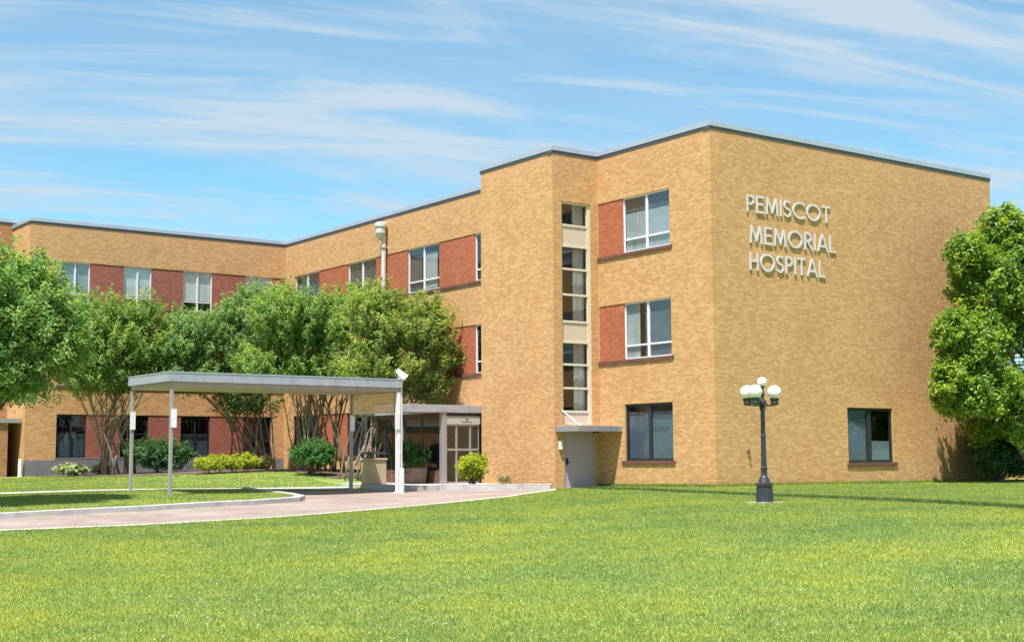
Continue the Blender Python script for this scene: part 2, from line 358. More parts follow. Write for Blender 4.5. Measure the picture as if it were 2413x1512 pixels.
# sink the sheet a little under the paving so that the slabs lie above it
def poly_inside(P, poly):
    x, y = P[:, 0], P[:, 1]; c = np.zeros(len(P), bool); j = len(poly)-1
    for i in range(len(poly)):
        xi, yi = poly[i]; xj, yj = poly[j]
        c ^= ((yi > y) != (yj > y)) & (x < (xj-xi)*(y-yi)/(yj-yi+1e-12)+xi); j = i
    return c
APRON = [(-11.5, 12.1), (-2.17, 12.1), (-2.17, 6.0)]
DPOLY = np.array([tuple(p) for p in DFRONT]+[(-2.17, 5.95), (-2.17, 12.1), (-7, 12.1)]+[tuple(p) for p in KERB[::-1]])
pin = poly_inside(np.c_[gx.ravel(), gy.ravel()], DPOLY)
gz = gz-np.where(pin, .05, 0)
me = bpy.data.meshes.new('lawn')
idx = np.arange(nx*ny).reshape(ny, nx)
fs = np.stack([idx[:-1, :-1], idx[:-1, 1:], idx[1:, 1:], idx[1:, :-1]], -1).reshape(-1, 4)
me.from_pydata(np.c_[gx.ravel(), gy.ravel(), gz].tolist(), [], fs.tolist()); me.materials.append(GRASSG)
for p in me.polygons: p.use_smooth = True
lawn = bpy.data.objects.new('lawn', me); COL.objects.link(lawn); kind(lawn, 'structure')

def drape(poly_pts, name, mat, lift, step=.5, fn=G0):
    """grid of cells clipped to polygon by bmesh, draped on the terrain"""
    import bmesh
    bm = bmesh.new(); P = np.array(poly_pts)
    vs = [bm.verts.new((x, y, 0)) for x, y in P]; bm.faces.new(vs)
    for ax in (0, 1):
        for c in np.arange(P[:, ax].min()+step, P[:, ax].max(), step):
            no = (1, 0, 0) if ax == 0 else (0, 1, 0); co = (c, 0, 0) if ax == 0 else (0, c, 0)
            bmesh.ops.bisect_plane(bm, geom=bm.verts[:]+bm.edges[:]+bm.faces[:], plane_co=co, plane_no=no)
    bmesh.ops.triangulate(bm, faces=[f for f in bm.faces if len(f.verts) > 4])
    co = np.array([v.co[:] for v in bm.verts]); zz = fn(co[:, 0], co[:, 1])+lift
    for v, z in zip(bm.verts, zz): v.co.z = z
    bm.normal_update()
    for f in bm.faces:
        if f.normal.z < 0: f.normal_flip()
    me = bpy.data.meshes.new(name); bm.to_mesh(me); bm.free(); me.materials.append(mat)
    for p in me.polygons: p.use_smooth = True
    o = bpy.data.objects.new(name, me); COL.objects.link(o); return o
drive = kind(drape(DPOLY, 'driveway', DRIVE, .0), 'structure')
def ribbon(line, w, name, mat, z0, z1, fn=G0, side=1, step=.6):
    """kerb or edging: a swept box beside a polyline"""
    L = []
    for a, b in zip(line[:-1], line[1:]):
        n = max(1, int(np.hypot(*(b-a))/step))
        for k in range(n): L.append(a+(b-a)*k/n)
    L.append(line[-1]); L = np.array(L); T = np.gradient(L, axis=0); T /= np.hypot(*T.T)[:, None]; N = np.c_[-T[:, 1], T[:, 0]]*side
    z = fn(L[:, 0], L[:, 1]); mb = MB(); R = L+N*w
    ring = []
    for i in range(len(L)):
        b = len(mb.v); rz = z1-.012
        mb.v += [(L[i, 0], L[i, 1], z[i]+z0), (L[i, 0]+N[i, 0]*.012, L[i, 1]+N[i, 1]*.012, z[i]+rz), (L[i, 0]+N[i, 0]*.035, L[i, 1]+N[i, 1]*.035, z[i]+z1),
                 (R[i, 0], R[i, 1], z[i]+z1), (R[i, 0], R[i, 1], z[i]+z0)]
        if i:
            for k in range(4):
                q = (b-5+k, b+k, b+k+1, b-5+k+1); mb.f.append(q if side < 0 else q[::-1])
    return build(mb, name, mat)
kerb = kind(ribbon(KERB, .30, 'kerb', CONC, -.1, .15), 'structure')
edge = kind(ribbon(DFRONT, .16, 'drive_edging', flat('edging_concrete', (.46, .43, .37), .9, 0, .15, 3), -.1, .025, side=1), 'structure')
path = kind(drape([(-34, 13.6), (-34, 12.6), (-20, 12.3), (-11.2, 12.25), (-7.0, 12.3), (-6.6, 13.7), (-11, 13.55), (-20, 13.5)], 'footpath', flat('path_concrete', (.45, .43, .36), .9, 0, .12, 2), .03, fn=G), 'structure')

# ------------------------------------------------------------------ the building
H = 12.4; WX = 16.16; D1 = 6.145; TP = -2.166; D2 = 10.86; YB = 32.5; XL = -13.575; YE = 35.5; BACK = 46
Z0 = -.6
bld = empty('hospital_building', (0, 0, 0), 'three storey buff brick building with red brick bands and flat roof', 'building')
def P3(ax, c, s, z, d):      # plane x = c or y = c, outward is negative; d metres proud
    return (c-d, s, z) if ax == 'x' else (s, c-d, z)
def pbox(mb, ax, c, s0, s1, z0, z1, d0, d1): return mb.box(P3(ax, c, s0, z0, d0), P3(ax, c, s1, z1, d1))
def wall(ax, c, s0, s1, z0, z1, holes, mat=BUFF, reveal=.22, name='wall'):
    ss = sorted({s0, s1, *[h[0] for h in holes], *[h[1] for h in holes]}); zs = sorted({z0, z1, *[h[2] for h in holes], *[h[3] for h in holes]})
    mb = MB()
    for a, b in zip(ss[:-1], ss[1:]):
        for e, f in zip(zs[:-1], zs[1:]):
            ms, mz = (a+b)/2, (e+f)/2
            if any(h[0] < ms < h[1] and h[2] < mz < h[3] for h in holes): continue
            q = [P3(ax, c, a, e, 0), P3(ax, c, b, e, 0), P3(ax, c, b, f, 0), P3(ax, c, a, f, 0)]
            mb.quad(*(q if ax == 'y' else q[::-1]))
    for h in holes:
        a, b, e, f = h[:4]; r = reveal
        for (p, q) in (((a, e), (a, f)), ((b, f), (b, e)), ((a, f), (b, f)), ((b, e), (a, e))):
            k = [P3(ax, c, p[0], p[1], 0), P3(ax, c, q[0], q[1], 0), P3(ax, c, q[0], q[1], -r), P3(ax, c, p[0], p[1], -r)]
            mb.quad(*(k if ax == 'y' else k[::-1]))
    return build(mb, name, mat, bld)
def blind(ax, c, s0, s1, z0, z1, d, mat, parent, folds=14, name='blind'):
    mb = MB(); n = folds*2
    for k in range(n):
        a = s0+(s1-s0)*k/n; b = s0+(s1-s0)*(k+1)/n; da = d+(.02 if k % 2 else 0); db = d+(0 if k % 2 else .02)
        mb.quad(P3(ax, c, a, z0, da), P3(ax, c, b, z0, db), P3(ax, c, b, z1, db), P3(ax, c, a, z1, da))
    return build(mb, name, mat, parent)
def window(ax, c, s0, s1, z0, z1, fmat=WHITE, style='hopper', bl=None, gm=GLASS, d=-.135, fr=.055, mull=.10, lowfrac=.24):
    """frame mesh is the window, panes and blinds are its children"""
    mb = MB(); D0, D1_ = d, d+.07
    pbox(mb, ax, c, s0, s0+fr, z0, z1, D0, D1_); pbox(mb, ax, c, s1-fr, s1, z0, z1, D0, D1_)
    pbox(mb, ax, c, s0+fr, s1-fr, z1-fr, z1, D0, D1_-.004); pbox(mb, ax, c, s0+fr, s1-fr, z0, z0+fr, D0, D1_-.004)
    m = (s0+s1)/2; pbox(mb, ax, c, m-mull/2, m+mull/2, z0+fr, z1-fr, D0, D1_-.002)
    zt = z0+(z1-z0)*lowfrac
    cells = []
    for a, b in ((s0+fr, m-mull/2), (m+mull/2, s1-fr)):
        if style == 'hopper':
            pbox(mb, ax, c, a, b, zt-.03, zt+.03, D0+.005, D1_-.012); cells += [(a, b, z0+fr, zt-.03), (a, b, zt+.03, z1-fr)]
        elif style == 'double':
            zm = z0+(z1-z0)*.55; pbox(mb, ax, c, a, b, zm-.025, zm+.025, D0+.005, D1_-.012); cells += [(a, b, z0+fr, zm-.025), (a, b, zm+.025, z1-fr)]
        else:   # slim inner sash round each leaf
            i = .035
            pbox(mb, ax, c, a, a+i, z0+fr, z1-fr, D0+.005, D1_-.016); pbox(mb, ax, c, b-i, b, z0+fr, z1-fr, D0+.005, D1_-.016)
            pbox(mb, ax, c, a+i, b-i, z0+fr, z0+fr+i, D0+.005, D1_-.018); pbox(mb, ax, c, a+i, b-i, z1-fr-i, z1-fr, D0+.005, D1_-.018)
            cells += [(a+i, b-i, z0+fr+i, z1-fr-i)]
    w = build(mb, 'window', fmat, bld)
    for a, b, e, f in cells:
        p = MB(); pbox(p, ax, c, a-.008, b+.008, e-.008, f+.008, d+.025, d+.033); build(p, 'pane', gm, w)
    if bl:
        for (fa, fb, za, zb, mat) in bl:
            blind(ax, c, s0+.04+(s1-s0-.08)*fa, s0+.04+(s1-s0-.08)*fb, z0+(z1-z0)*za+.01, z0+(z1-z0)*zb-.01, d-.03, mat, w)
    return w
def sill(ax, c, s0, s1, z, t=.13, proud=.05, mat=SILLM, back=-.21):
    """each brick of the sill is its own piece: joined rowlock course"""
    mb = MB(); pbox(mb, ax, c, s0, s1, z-t, z, back, proud)
    return build(mb, 'sill', mat, bld, bevel=.008)
def infill(ax, c, s0, s1, z0, z1, mat=RED, d=-.025, name='red_brick_panel'):
    mb = MB(); pbox(mb, ax, c, s0, s1, z0, z1, d-.2, d); return build(mb, name, mat, bld)

h3, s3, h2, s2, h1, s1 = 10.62, 8.55, 6.67, 4.58, 2.93, .86
# end wall with the lettering
wall('y', 0, 0, WX, Z0, H, [(6.79, 9.38, .74, 2.78)])
window('y', 0, 6.79, 9.38, .74, 2.78, DARKF, 'leaf', [(0, .46, 0, 1, BLINDG), (.54, 1, 0, .4, BLIND)], GLASSD, fr=.06, mull=.16)
sill('y', 0, 6.70, 9.55, .74)
mb = MB(); mb.tube([(1.52, 0, 1.17), (1.52, -.08, 1.17), (1.52, -.11, 1.08)], .03, 8); mb.tube([(1.45, -.07, 1.23), (1.59, -.07, 1.23)], .02, 6)
build(mb, 'hose_bib', flat('brown_iron', (.05, .025, .015), .6), bld)
# short return wall of the main block with two red panels
holes = [(2.115, 4.70, s1, h1), (2.115, D1-.03, s2, h2), (2.115, D1-.03, s3, h3)]
wall('x', 0, 0, D1, Z0, H, holes)
for zs, zh, bl in ((s3, h3, [(0, 1, .0, .72, BLINDG), (0, 1, .72, 1, DARKROOM)]), (s2, h2, [(0, .35, 0, 1, DARKROOM), (.72, 1, 0, 1, BLINDG), (.35, .6, 0, 1, DARKROOM)])):
    window('x', 0, 2.115, 4.70, zs, zh, WHITE, 'hopper', bl)
    infill('x', 0, 4.70, D1-.03, zs, zh)
    sill('x', 0, 2.0, D1-.002, zs)
window('x', 0, 2.115, 4.70, s1, h1, DARKF, 'leaf', [(0, 1, 0, .86, BLINDG)], GLASSD)
sill('x', 0, 2.0, 4.85, s1)
# stair tower
SW = (-1.76, -.36)
wall('y', D1, TP, 0, Z0, H, [(SW[0], SW[1], 2.2, 10.58), (-1.71, -.25, -.12, 1.93)])
wall('x', TP, D1, D2, Z0, H, [])
mb = MB(); mb.quad((0, D2, Z0), (TP, D2, Z0), (TP, D2, H), (0, D2, H)); build(mb, 'wall', BUFF, bld)
# stair window: frame with panes and panels
mb = MB(); a, b = SW; zr = [10.58, 9.69, 8.90, 8.03, 7.06, 6.05, 5.28, 4.44, 3.56, 2.69, 2.2]
pbox(mb, 'y', D1, a, a+.06, 2.2, 10.58, -.14, -.05); pbox(mb, 'y', D1, b-.13, b, 2.2, 10.58, -.14, -.05)
for z in zr[1:-1]: pbox(mb, 'y', D1, a+.06, b-.13, z-.04, z+.04, -.14, -.056)
pbox(mb, 'y', D1, a+.06, b-.13, 10.50, 10.58, -.14, -.056); pbox(mb, 'y', D1, a+.06, b-.13, 2.2, 2.25, -.14, -.056)
sw = build(mb, 'stair_window', BEIGE, bld)
for k in range(10):
    zt, zb = zr[k], zr[k+1]
    if k in (1, 5, 9): p = MB(); pbox(p, 'y', D1, a+.055, b-.125, zb+.035, zt-.035, -.13, -.085); build(p, 'spandrel_panel', PANEL, sw)
    else:
        p = MB(); pbox(p, 'y', D1, a+.055, b-.125, zb+.035, zt-.035, -.115, -.107); build(p, 'pane', GLASS, sw)
        blind('y', D1, a+.75, b-.13, zb+.03, zt-.03, -.30, BLINDG, sw, 2, 'curtain')
# door, its canopy and lamp
mb = MB(); pbox(mb, 'y', D1, -1.71, -1.64, -.12, 1.93, -.16, -.04); pbox(mb, 'y', D1, -.32, -.25, -.12, 1.93, -.16, -.04); pbox(mb, 'y', D1, -1.64, -.32, 1.86, 1.93, -.16, -.045)
pbox(mb, 'y', D1, -1.635, -.325, -.12, 1.855, -.15, -.07)
dr = build(mb, 'side_door', DOORM, bld)
mb = MB(); mb.tube([(-1.55, D1+.07, .82), (-1.55, D1-.02, .82)], .03, 8); mb.box((-1.6, D1+.06, .72), (-1.5, D1+.075, .98)); mb.tube([(-1.55, D1-.01, .82), (-1.44, D1-.01, .82)], .014, 6)
build(mb, 'handle', DARKF, dr)
mb = MB(); mb.box((-2.12, 4.85, 1.93), (-.003, D1-.003, 2.14)); cn = build(mb, 'door_canopy', GRFRAME, bld, bevel=.012)
mb = MB(); mb.tube([(-1.80, D1, 2.72), (-1.93, 4.9, 2.14)], .022, 6); build(mb, 'tie_rod', WHITEP, cn)
mb = MB(); mb.lathe((-.9, 5.3, 1.87), [(.11, 0), (.13, .02), (.13, .06)], 14); build(mb, 'ceiling_lamp', DARKF, cn)
mb = MB(); mb.box((-1.99, D1-.12, 1.28), (-1.85, D1-.001, 1.62)); build(mb, 'wall_lamp', WHITEP, bld, bevel=.02)
# long wing facing left
bands = []
WN = [(11.75, 14.47), (17.30, 19.98), (22.88, 25.64), (28.68, 31.40)]
holesW = []
for zs, zh in ((s3, h3), (s2, h2)): holesW.append((D2+.02, 31.40, zs, zh))
holesW.append((17.3, 31.4, 1.1, 3.2))
wall('x', 0, D2, YB, Z0, H, holesW)
gaps = [(14.47, 17.30), (19.98, 22.88), (25.64, 28.68)]
for fl, (zs, zh) in enumerate(((s3, h3), (s2, h2))):
    infill('x', 0, D2+.02, 11.75, zs, zh)
    for a, b in gaps: infill('x', 0, a, b, zs, zh)
    for k, (a, b) in enumerate(WN):
        bl = [[(0, .5, 0, .8, BLIND)], [(.12, .55, .05, .85, BLINDG), (.62, 1, 0, 1, DARKROOM)], [(0, 1, .3, 1, DARKROOM)], [(0, 1, .2, 1, DARKROOM)]][k]
        window('x', 0, a, b, zs, zh, WHITE, 'hopper', bl)
    sill('x', 0, D2+.02, 31.5, zs)
for k, (a, b) in enumerate(WN[1:]):
    window('x', 0, a, b, 1.1, 3.2, DARKF, 'double', [(0, 1, 0, .5, BLINDG)] if k == 0 else [(0, 1, 0, .9, DARKROOM)], GLASSD)
for a, b in gaps[1:]: infill('x', 0, a, b, 1.1, 3.2)
sill('x', 0, 17.2, 31.5, 1.1)
# downspout with its leader head
mb = MB(); mb.tube([(-.16, 21.88, 11.5), (-.16, 21.88, 8), (-.16, 21.88, .5)], .115, 10)
PIPEM = flat('pale_pipe_paint', (.56, .55, .54), .45, .1, .1, 8)
ds = build(mb, 'downspout', PIPEM, bld, smooth=False)
mb = MB()
mb.lathe((-.33, 21.88, 0), [(.12, 11.33), (.16, 11.42), (.24, 11.62), (.25, 11.9), (.29, 11.93), (.29, 12.06), (.25, 12.10), (.2, 12.14)], 20); mb.tube([(-.16, 21.88, 11.45), (-.33, 21.88, 11.38)], .11, 10)
build(mb, 'leader_head', PIPEM, ds)
for z in (3.5, 7.4, 10.9): m2 = MB(); m2.box((-.29, 21.74, z), (-.001, 22.02, z+.06)); build(m2, 'pipe_strap', POSTM, ds)
# wing facing the lawn
WL = [(-12.08, -10.62), (-8.91, -7.48), (-5.78, -4.20), (-2.32, -.74)]
hl = [(-12.08, -.06, s3, h3), (-12.08, -.06, s2, h2), (-12.08, -2.32, 1.08, 3.18), (-2.32, -.74, .30, 3.18)]
wall('y', YB, XL, 0, Z0, H, hl)
gl = [(-10.62, -8.91), (-7.48, -5.78), (-4.20, -2.32)]
for zs, zh in ((s3, h3), (s2, h2)):
    for a, b in gl+[(-.74, -.06)]: infill('y', YB, a, b, zs, zh, MAROON)
    for k, (a, b) in enumerate(WL): window('y', YB, a, b, zs, zh, WHITE, 'hopper', [(0, 1, (.0, .27, .27, 0)[k], 1, (BLINDG, BLIND, BLIND, BLIND)[k])], mull=.08)
    sill('y', YB, -12.15, -.003, zs, proud=.04)
for a, b in gl: infill('y', YB, a, b, 1.08, 3.18, MAROON)
for k, (a, b) in enumerate(WL[:3]): window('y', YB, a, b, 1.08, 3.18, DARKF, 'double', [(0, 1, 0, .55, BLINDG)] if k != 1 else None, GLASSD, mull=.06)
gd = window('y', YB, -2.32, -.74, .30, 3.18, DARKF, 'double', [(0, 1, 0, 1, DARKROOM)], GLASSD, mull=.09); gd.name = 'glazed_door'
sill('y', YB, -12.12, -2.34, 1.08, t=.06, proud=.02, mat=FOUND)
mb = MB(); pbox(mb, 'y', YB, XL, -2.40, -.2, .98, 0, .03); pbox(mb, 'y', YB, -.66, -.01, -.2, .98, 0, .03); build(mb, 'foundation_band', FOUND, bld)
# return at the far left and the block beyond it
wall('x', XL, YB, YE, Z0, H, [])
HB = 12.72
mb = MB(); mb.quad((-24, YE, Z0), (XL, YE, Z0), (XL, YE, HB), (-24, YE, HB)); mb.quad((-24, BACK, Z0), (-24, YE, Z0), (-24, YE, HB), (-24, BACK, HB)); mb.quad((XL, YE, H), (XL, BACK, H), (XL, BACK, HB), (XL, YE, HB))
build(mb, 'wall', ORANGE, bld)
mb = MB(); mb.box((-22, 33.0, -.3), (-14.2, YE-.003, 2.75)); build(mb, 'porch_wall', ORANGE, bld)
mb = MB(); mb.box((-22.1, 32.9, 2.752), (-13.63, YE-.003, 2.95)); build(mb, 'porch_roof', GRFRAME, bld)
mb = MB(); mb.tube([(-13.75, 32.42, -.1), (-13.75, 32.42, 1.05)], .09, 10); build(mb, 'vent_pipe', WHITE, bld)
# low annex beyond the right end
mb = MB(); mb.box((WX+.003, 2.0, Z0), (WX+12, 14, 3.6)); build(mb, 'annex_wall', BUFF, bld)
mb = MB(); mb.box((WX+.36, 1.9, 3.602), (WX+12.1, 14.1, 3.85)); build(mb, 'annex_coping', COPE, bld)
# unseen rear and side walls, roofs, floors
mb = MB(); mb.quad((WX, 0, Z0), (WX, BACK, Z0), (WX, BACK, H), (WX, 0, H)); mb.quad((WX, BACK, Z0), (-24, BACK, Z0), (-24, BACK, H), (WX, BACK, H))
build(mb, 'wall', BUFF, bld)
mb = MB(); zr_ = H+.02
mb.quad((0, 0, zr_), (WX, 0, zr_), (WX, BACK, zr_), (0, BACK, zr_)); mb.quad((XL, YB, zr_), (0, YB, zr_), (0, BACK, zr_), (XL, BACK, zr_)); mb.quad((TP, D1, zr_), (0, D1, zr_), (0, D2, zr_), (TP, D2, zr_)); mb.quad((-24, YE, HB+.02), (XL, YE, HB+.02), (XL, BACK, HB+.02), (-24, BACK, HB+.02))
build(mb, 'roof', ROOFM, bld)
mb = MB()
for z in (-.1, 3.75, 7.65):
    mb.quad((.3, .3, z), (WX-.3, .3, z), (WX-.3, BACK-.3, z), (.3, BACK-.3, z)); mb.quad((XL+.3, YB+.3, z), (.3, YB+.3, z), (.3, BACK-.3, z), (XL+.3, BACK-.3, z))
mb.quad((3.6, .3, -.1), (3.6, BACK-.3, -.1), (3.6, BACK-.3, H), (3.6, .3, H)); mb.quad((XL+.3, YB+3.6, -.1), (3.6, YB+3.6, -.1), (3.6, YB+3.6, H), (XL+.3, YB+3.6, H))
mb.quad((.3, 3.6, -.1), (WX-.3, 3.6, -.1), (WX-.3, 3.6, 3.7), (.3, 3.6, 3.7))
mb.quad((TP+.02, 8.6, 0), (-.02, 8.6, 0), (-.02, 8.6, H), (TP+.02, 8.6, H))
for z in (5.3, 9.2): mb.box((TP+.05, D1+.9, z-.15), (-.05, 8.6, z))
build(mb, 'interior', INTER, bld)
# copings: drip edge, dark to draw the shadow under the cap, and light metal cap along each parapet run
def coping(x0, y0, x1, y1, nx_, ny_, e0=0, e1=0, z=H):
    """run along a wall top; (nx_, ny_) outward; e0/e1 extend the ends"""
    d = Vector((x1-x0, y1-y0, 0)).normalized(); n = Vector((nx_, ny_, 0)); A = Vector((x0, y0, 0))-d*e0; B = Vector((x1, y1, 0))+d*e1
    L = (B-A).length; k = max(1, round(L/3.0))
    m = MB(); m.box(tuple(A+n*.018+Vector((0, 0, z-.05))), tuple(B-n*.3+Vector((0, 0, z+.06)))); c = build(m, 'shadow_drip_edge', DRIP, bld)
    for i in range(k):
        p = A+d*(L*i/k+(.006 if i else 0)); q = A+d*(L*(i+1)/k); m = MB(); m.box(tuple(p+n*.04+Vector((0, 0, z+.062))), tuple(q-n*.34+Vector((0, 0, z+.25))))
        build(m, 'coping', COPE, c, bevel=.01)
o_ = .04
coping(0, 0, WX, 0, 0, -1, o_, o_)
coping(0, .342, 0, D1-.042, -1, 0)
coping(TP, D1, .3, D1, 0, -1, o_, 0)
coping(TP, D1+.342, TP, D2, -1, 0, 0, o_)
coping(0, D2+.045, 0, YB-.042, -1, 0)
coping(XL, YB, .3, YB, 0, -1, o_, 0)
coping(XL, YB+.342, XL, YE-.045, -1, 0)
coping(-24, YE, XL+.3, YE, 0, -1, o_, 0, HB)
coping(WX, .342, WX, BACK, 1, 0)

# entrance vestibule at the foot of the tower
VX = -3.97; VY = 11.0; VZ = 0.0
mb = MB(); mb.box((-6.4, 9.3, -.5), (-.01, 17.0, VZ)); ent = build(mb, 'entrance_slab', CONC, bld)
for p0, p1 in (((VX, VY-.08, VZ), (VX+.2, VY+.14, 2.74)), ((VX, 16.8, VZ), (VX+.2, 17, 2.74)), ((VX, 13.9, VZ), (VX+.14, 14.05, 2.74))):
    mb = MB(); mb.box(p0, p1); build(mb, 'entrance_pillar', GRFRAME, bld, bevel=.01)
# sliding doors
mb = MB(); xs = [VX+.22, -3.27, -2.62, -2.17]; y = VY
for k, x in enumerate(xs): mb.box((x-.035 if k else x, y-.02, VZ), (x+.035 if k < 3 else x-.06, y+.05, 2.30))
for a, b in zip(xs[:-1], xs[1:]):
    a2 = a+.037; b2 = b-.037-(.03 if b == xs[-1] else 0)
    for z0, z1 in ((VZ, .07), (1.28, 1.36), (2.24, 2.298)): mb.box((a2, y-.015, z0), (b2, y+.045, z1))
ed = build(mb, 'sliding_door', GRFRAME, bld)
for a, b in zip(xs[:-1], xs[1:]):
    for z0, z1 in ((.07, 1.28), (1.36, 2.24)): m = MB(); m.box((a+.03, y+.01, z0), (b-.03-(.03 if b == xs[-1] else 0), y+.018, z1)); build(m, 'pane', GLASS, ed)
mb = MB(); mb.box((VX+.203, y-.06, 2.305), (-2.175, y+.06, 2.62)); hd = build(mb, 'door_header', flat('header_paint', (.40, .385, .345), .5, 0, .06), bld)
mb = MB(); mb.quad((-2.88, y-.062, 2.52), (-2.80, y-.062, 2.47), (-2.80, y-.062, 2.57)); mb.quad((-2.80, y-.062, 2.50), (-2.74, y-.062, 2.50), (-2.74, y-.062, 2.54), (-2.80, y-.062, 2.54)); mb.v = [(v[0], v[1], v[2]-.03) for v in mb.v]
for k in range(9): mb.box((-3.02+k*.05, y-.063, 2.375), (-2.985+k*.05, y-.0605, 2.375+(.04 if k % 3 else .055)))
build(mb, 'door_sign', BLACK, hd)
mb = MB(); mb.box((VX+.203, y-.03, 2.625), (-2.175, y+.05, 2.745)); build(mb, 'transom', DARKF, bld)
# side glazing of the vestibule
for y0, y1 in ((11.14, 13.9), (14.05, 16.8)):
    m = MB(); X = VX+.06; f = .06
    for a, b, z0, z1 in ((y0, y0+f, .5, 2.6), (y1-f, y1, .5, 2.6), (y0+f, y1-f, .5, .56), (y0+f, y1-f, 2.54, 2.6), ((y0+y1)/2-.04, (y0+y1)/2+.04, .56, 2.54)): m.box((X, a, z0), (X+.06, b, z1))
    w = build(m, 'window', DARKF, bld)
    for a, b in ((y0+f, (y0+y1)/2-.04), ((y0+y1)/2+.04, y1-f)): p = MB(); p.box((X+.02, a-.01, .555), (X+.028, b+.01, 2.545)); build(p, 'pane', GLASS, w)
    m = MB(); m.box((X-.03, y0, VZ), (X+.12, y1, .498)); build(m, 'red_brick_panel', SILLM, bld)
    m = MB(); m.box((X-.03, y0, 2.602), (X+.12, y1, 2.745)); build(m, 'lintel', SILLM, bld)
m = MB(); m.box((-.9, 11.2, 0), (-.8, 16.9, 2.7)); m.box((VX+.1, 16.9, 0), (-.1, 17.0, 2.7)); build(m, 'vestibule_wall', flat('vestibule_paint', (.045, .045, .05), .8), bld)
mb = MB(); mb.box((-5.9, 10.88, 2.752), (-.004, 12.7, 3.05)); mb.box((VX-.15, 12.7, 2.752), (-.004, 17.2, 3.046)); build(mb, 'entrance_canopy', CANROOF, bld, bevel=.012)

# ------------------------------------------------------------------ raised lettering
def stroke_letters():
    def arc(cx, cy, rx, ry, a0, a1, n=14): return [(cx+rx*math.cos(math.radians(a0+(a1-a0)*k/n)), cy+ry*math.sin(math.radians(a0+(a1-a0)*k/n))) for k in range(n+1)]
    L = {}
    L['P'] = (.46, [[(.06, 0), (.06, 1)], [(.06, .94)]+arc(.2, .71, .22, .23, 90, -90)+[(.06, .48)]])
    L['E'] = (.46, [[(.06, 0), (.06, 1)], [(.06, .94), (.46, .94)], [(.06, .52), (.42, .52)], [(.06, .06), (.46, .06)]])
    L['M'] = (.76, [[(.06, 0), (.14, 1)], [(.14, .97), (.38, .1)], [(.38, .1), (.62, .97)], [(.62, 1), (.70, 0)]])
    L['I'] = (.12, [[(.06, 0), (.06, 1)]])
    L['S'] = (.46, [arc(.24, .72, .17, .22, 35, 250, 12)+arc(.22, .285, .18, .225, 70, -150, 12)])
    L['C'] = (.74, [arc(.46, .5, .42, .45, 50, 310, 20)])
    L['O'] = (.90, [arc(.45, .5, .39, .45, 0, 360, 26)])
    L['T'] = (.50, [[(.0, .94), (.50, .94)], [(.25, 0), (.25, .94)]])
    L['R'] = (.50, [[(.06, 0), (.06, 1)], [(.06, .94)]+arc(.2, .72, .21, .22, 90, -90)+[(.06, .50)], [(.2, .5), (.46, 0)]])
    L['A'] = (.66, [[(.04, 0), (.33, 1)], [(.33, 1), (.62, 0)], [(.16, .30), (.50, .30)]])
    L['L'] = (.40, [[(.06, 0), (.06, 1)], [(.06, .06), (.40, .06)]])
    L['H'] = (.54, [[(.06, 0), (.06, 1)], [(.48, 0), (.48, 1)], [(.06, .52), (.48, .52)]])
    return L
LET = stroke_letters()
sign = empty('wall_lettering', (1.7, 0, 7.57), 'raised pale metal capital letters in three rows on the brick end wall', 'sign')
def make_letter(ch, x, z, h, wscale, t=.078):
    w, strokes = LET[ch]; mb = MB()
    for si, st in enumerate(strokes):
        pts = np.array([(x+p[0]*h*wscale, z+p[1]*h) for p in st]); n = len(pts)
        T = np.gradient(pts, axis=0) if n > 2 else np.repeat([pts[1]-pts[0]], 2, 0)
        if n > 2 and np.allclose(pts[0], pts[-1], atol=1e-4): T[0] = T[-1] = pts[1]-pts[-2]
        T = T/np.hypot(*T.T)[:, None]; N = np.c_[-T[:, 1], T[:, 0]]*(t*h*.5/.62*.62/.6*1.0)
        yb = -.018; yf = -.052-.0012*si; b = len(mb.v)
        for i in range(n):
            for (q, yy) in ((pts[i]+N[i], yf), (pts[i]-N[i], yf), (pts[i]-N[i], yb), (pts[i]+N[i], yb)): mb.v.append((q[0], yy, q[1]))
        for i in range(n-1):
            for k in range(4): mb.f.append((b+i*4+k, b+i*4+(k+1) % 4, b+i*4+4+(k+1) % 4, b+i*4+4+k))
        mb.f.append((b, b+3, b+2, b+1)); mb.f.append(tuple(b+(n-1)*4+k for k in range(4)))
    o = build(mb, 'letter', LETTER, sign)
    pn = MB(); pn.tube([(x+.06*h*wscale, .0, z+.3*h), (x+.06*h*wscale, -.025, z+.3*h)], .012, 6); pn.tube([(x+(w-.1)*h*wscale, .0, z+.08*h), (x+(w-.1)*h*wscale, -.025, z+.08*h)], .012, 6)
    build(pn, 'mounting_pin', LETTER, o)
for txt, x0, x1, zb, h in (('PEMISCOT', 1.70, 6.10, 9.60, .62), ('MEMORIAL', 1.82, 6.36, 8.50, .64), ('HOSPITAL', 1.79, 5.73, 7.53, .64)):
    tot = sum(LET[c][0]*h for c in txt); gap = .13*h; ws = ((x1-x0)-gap*(len(txt)-1))/tot; x = x0
    for c in txt: make_letter(c, x, zb, h, ws); x += LET[c][0]*h*ws+gap

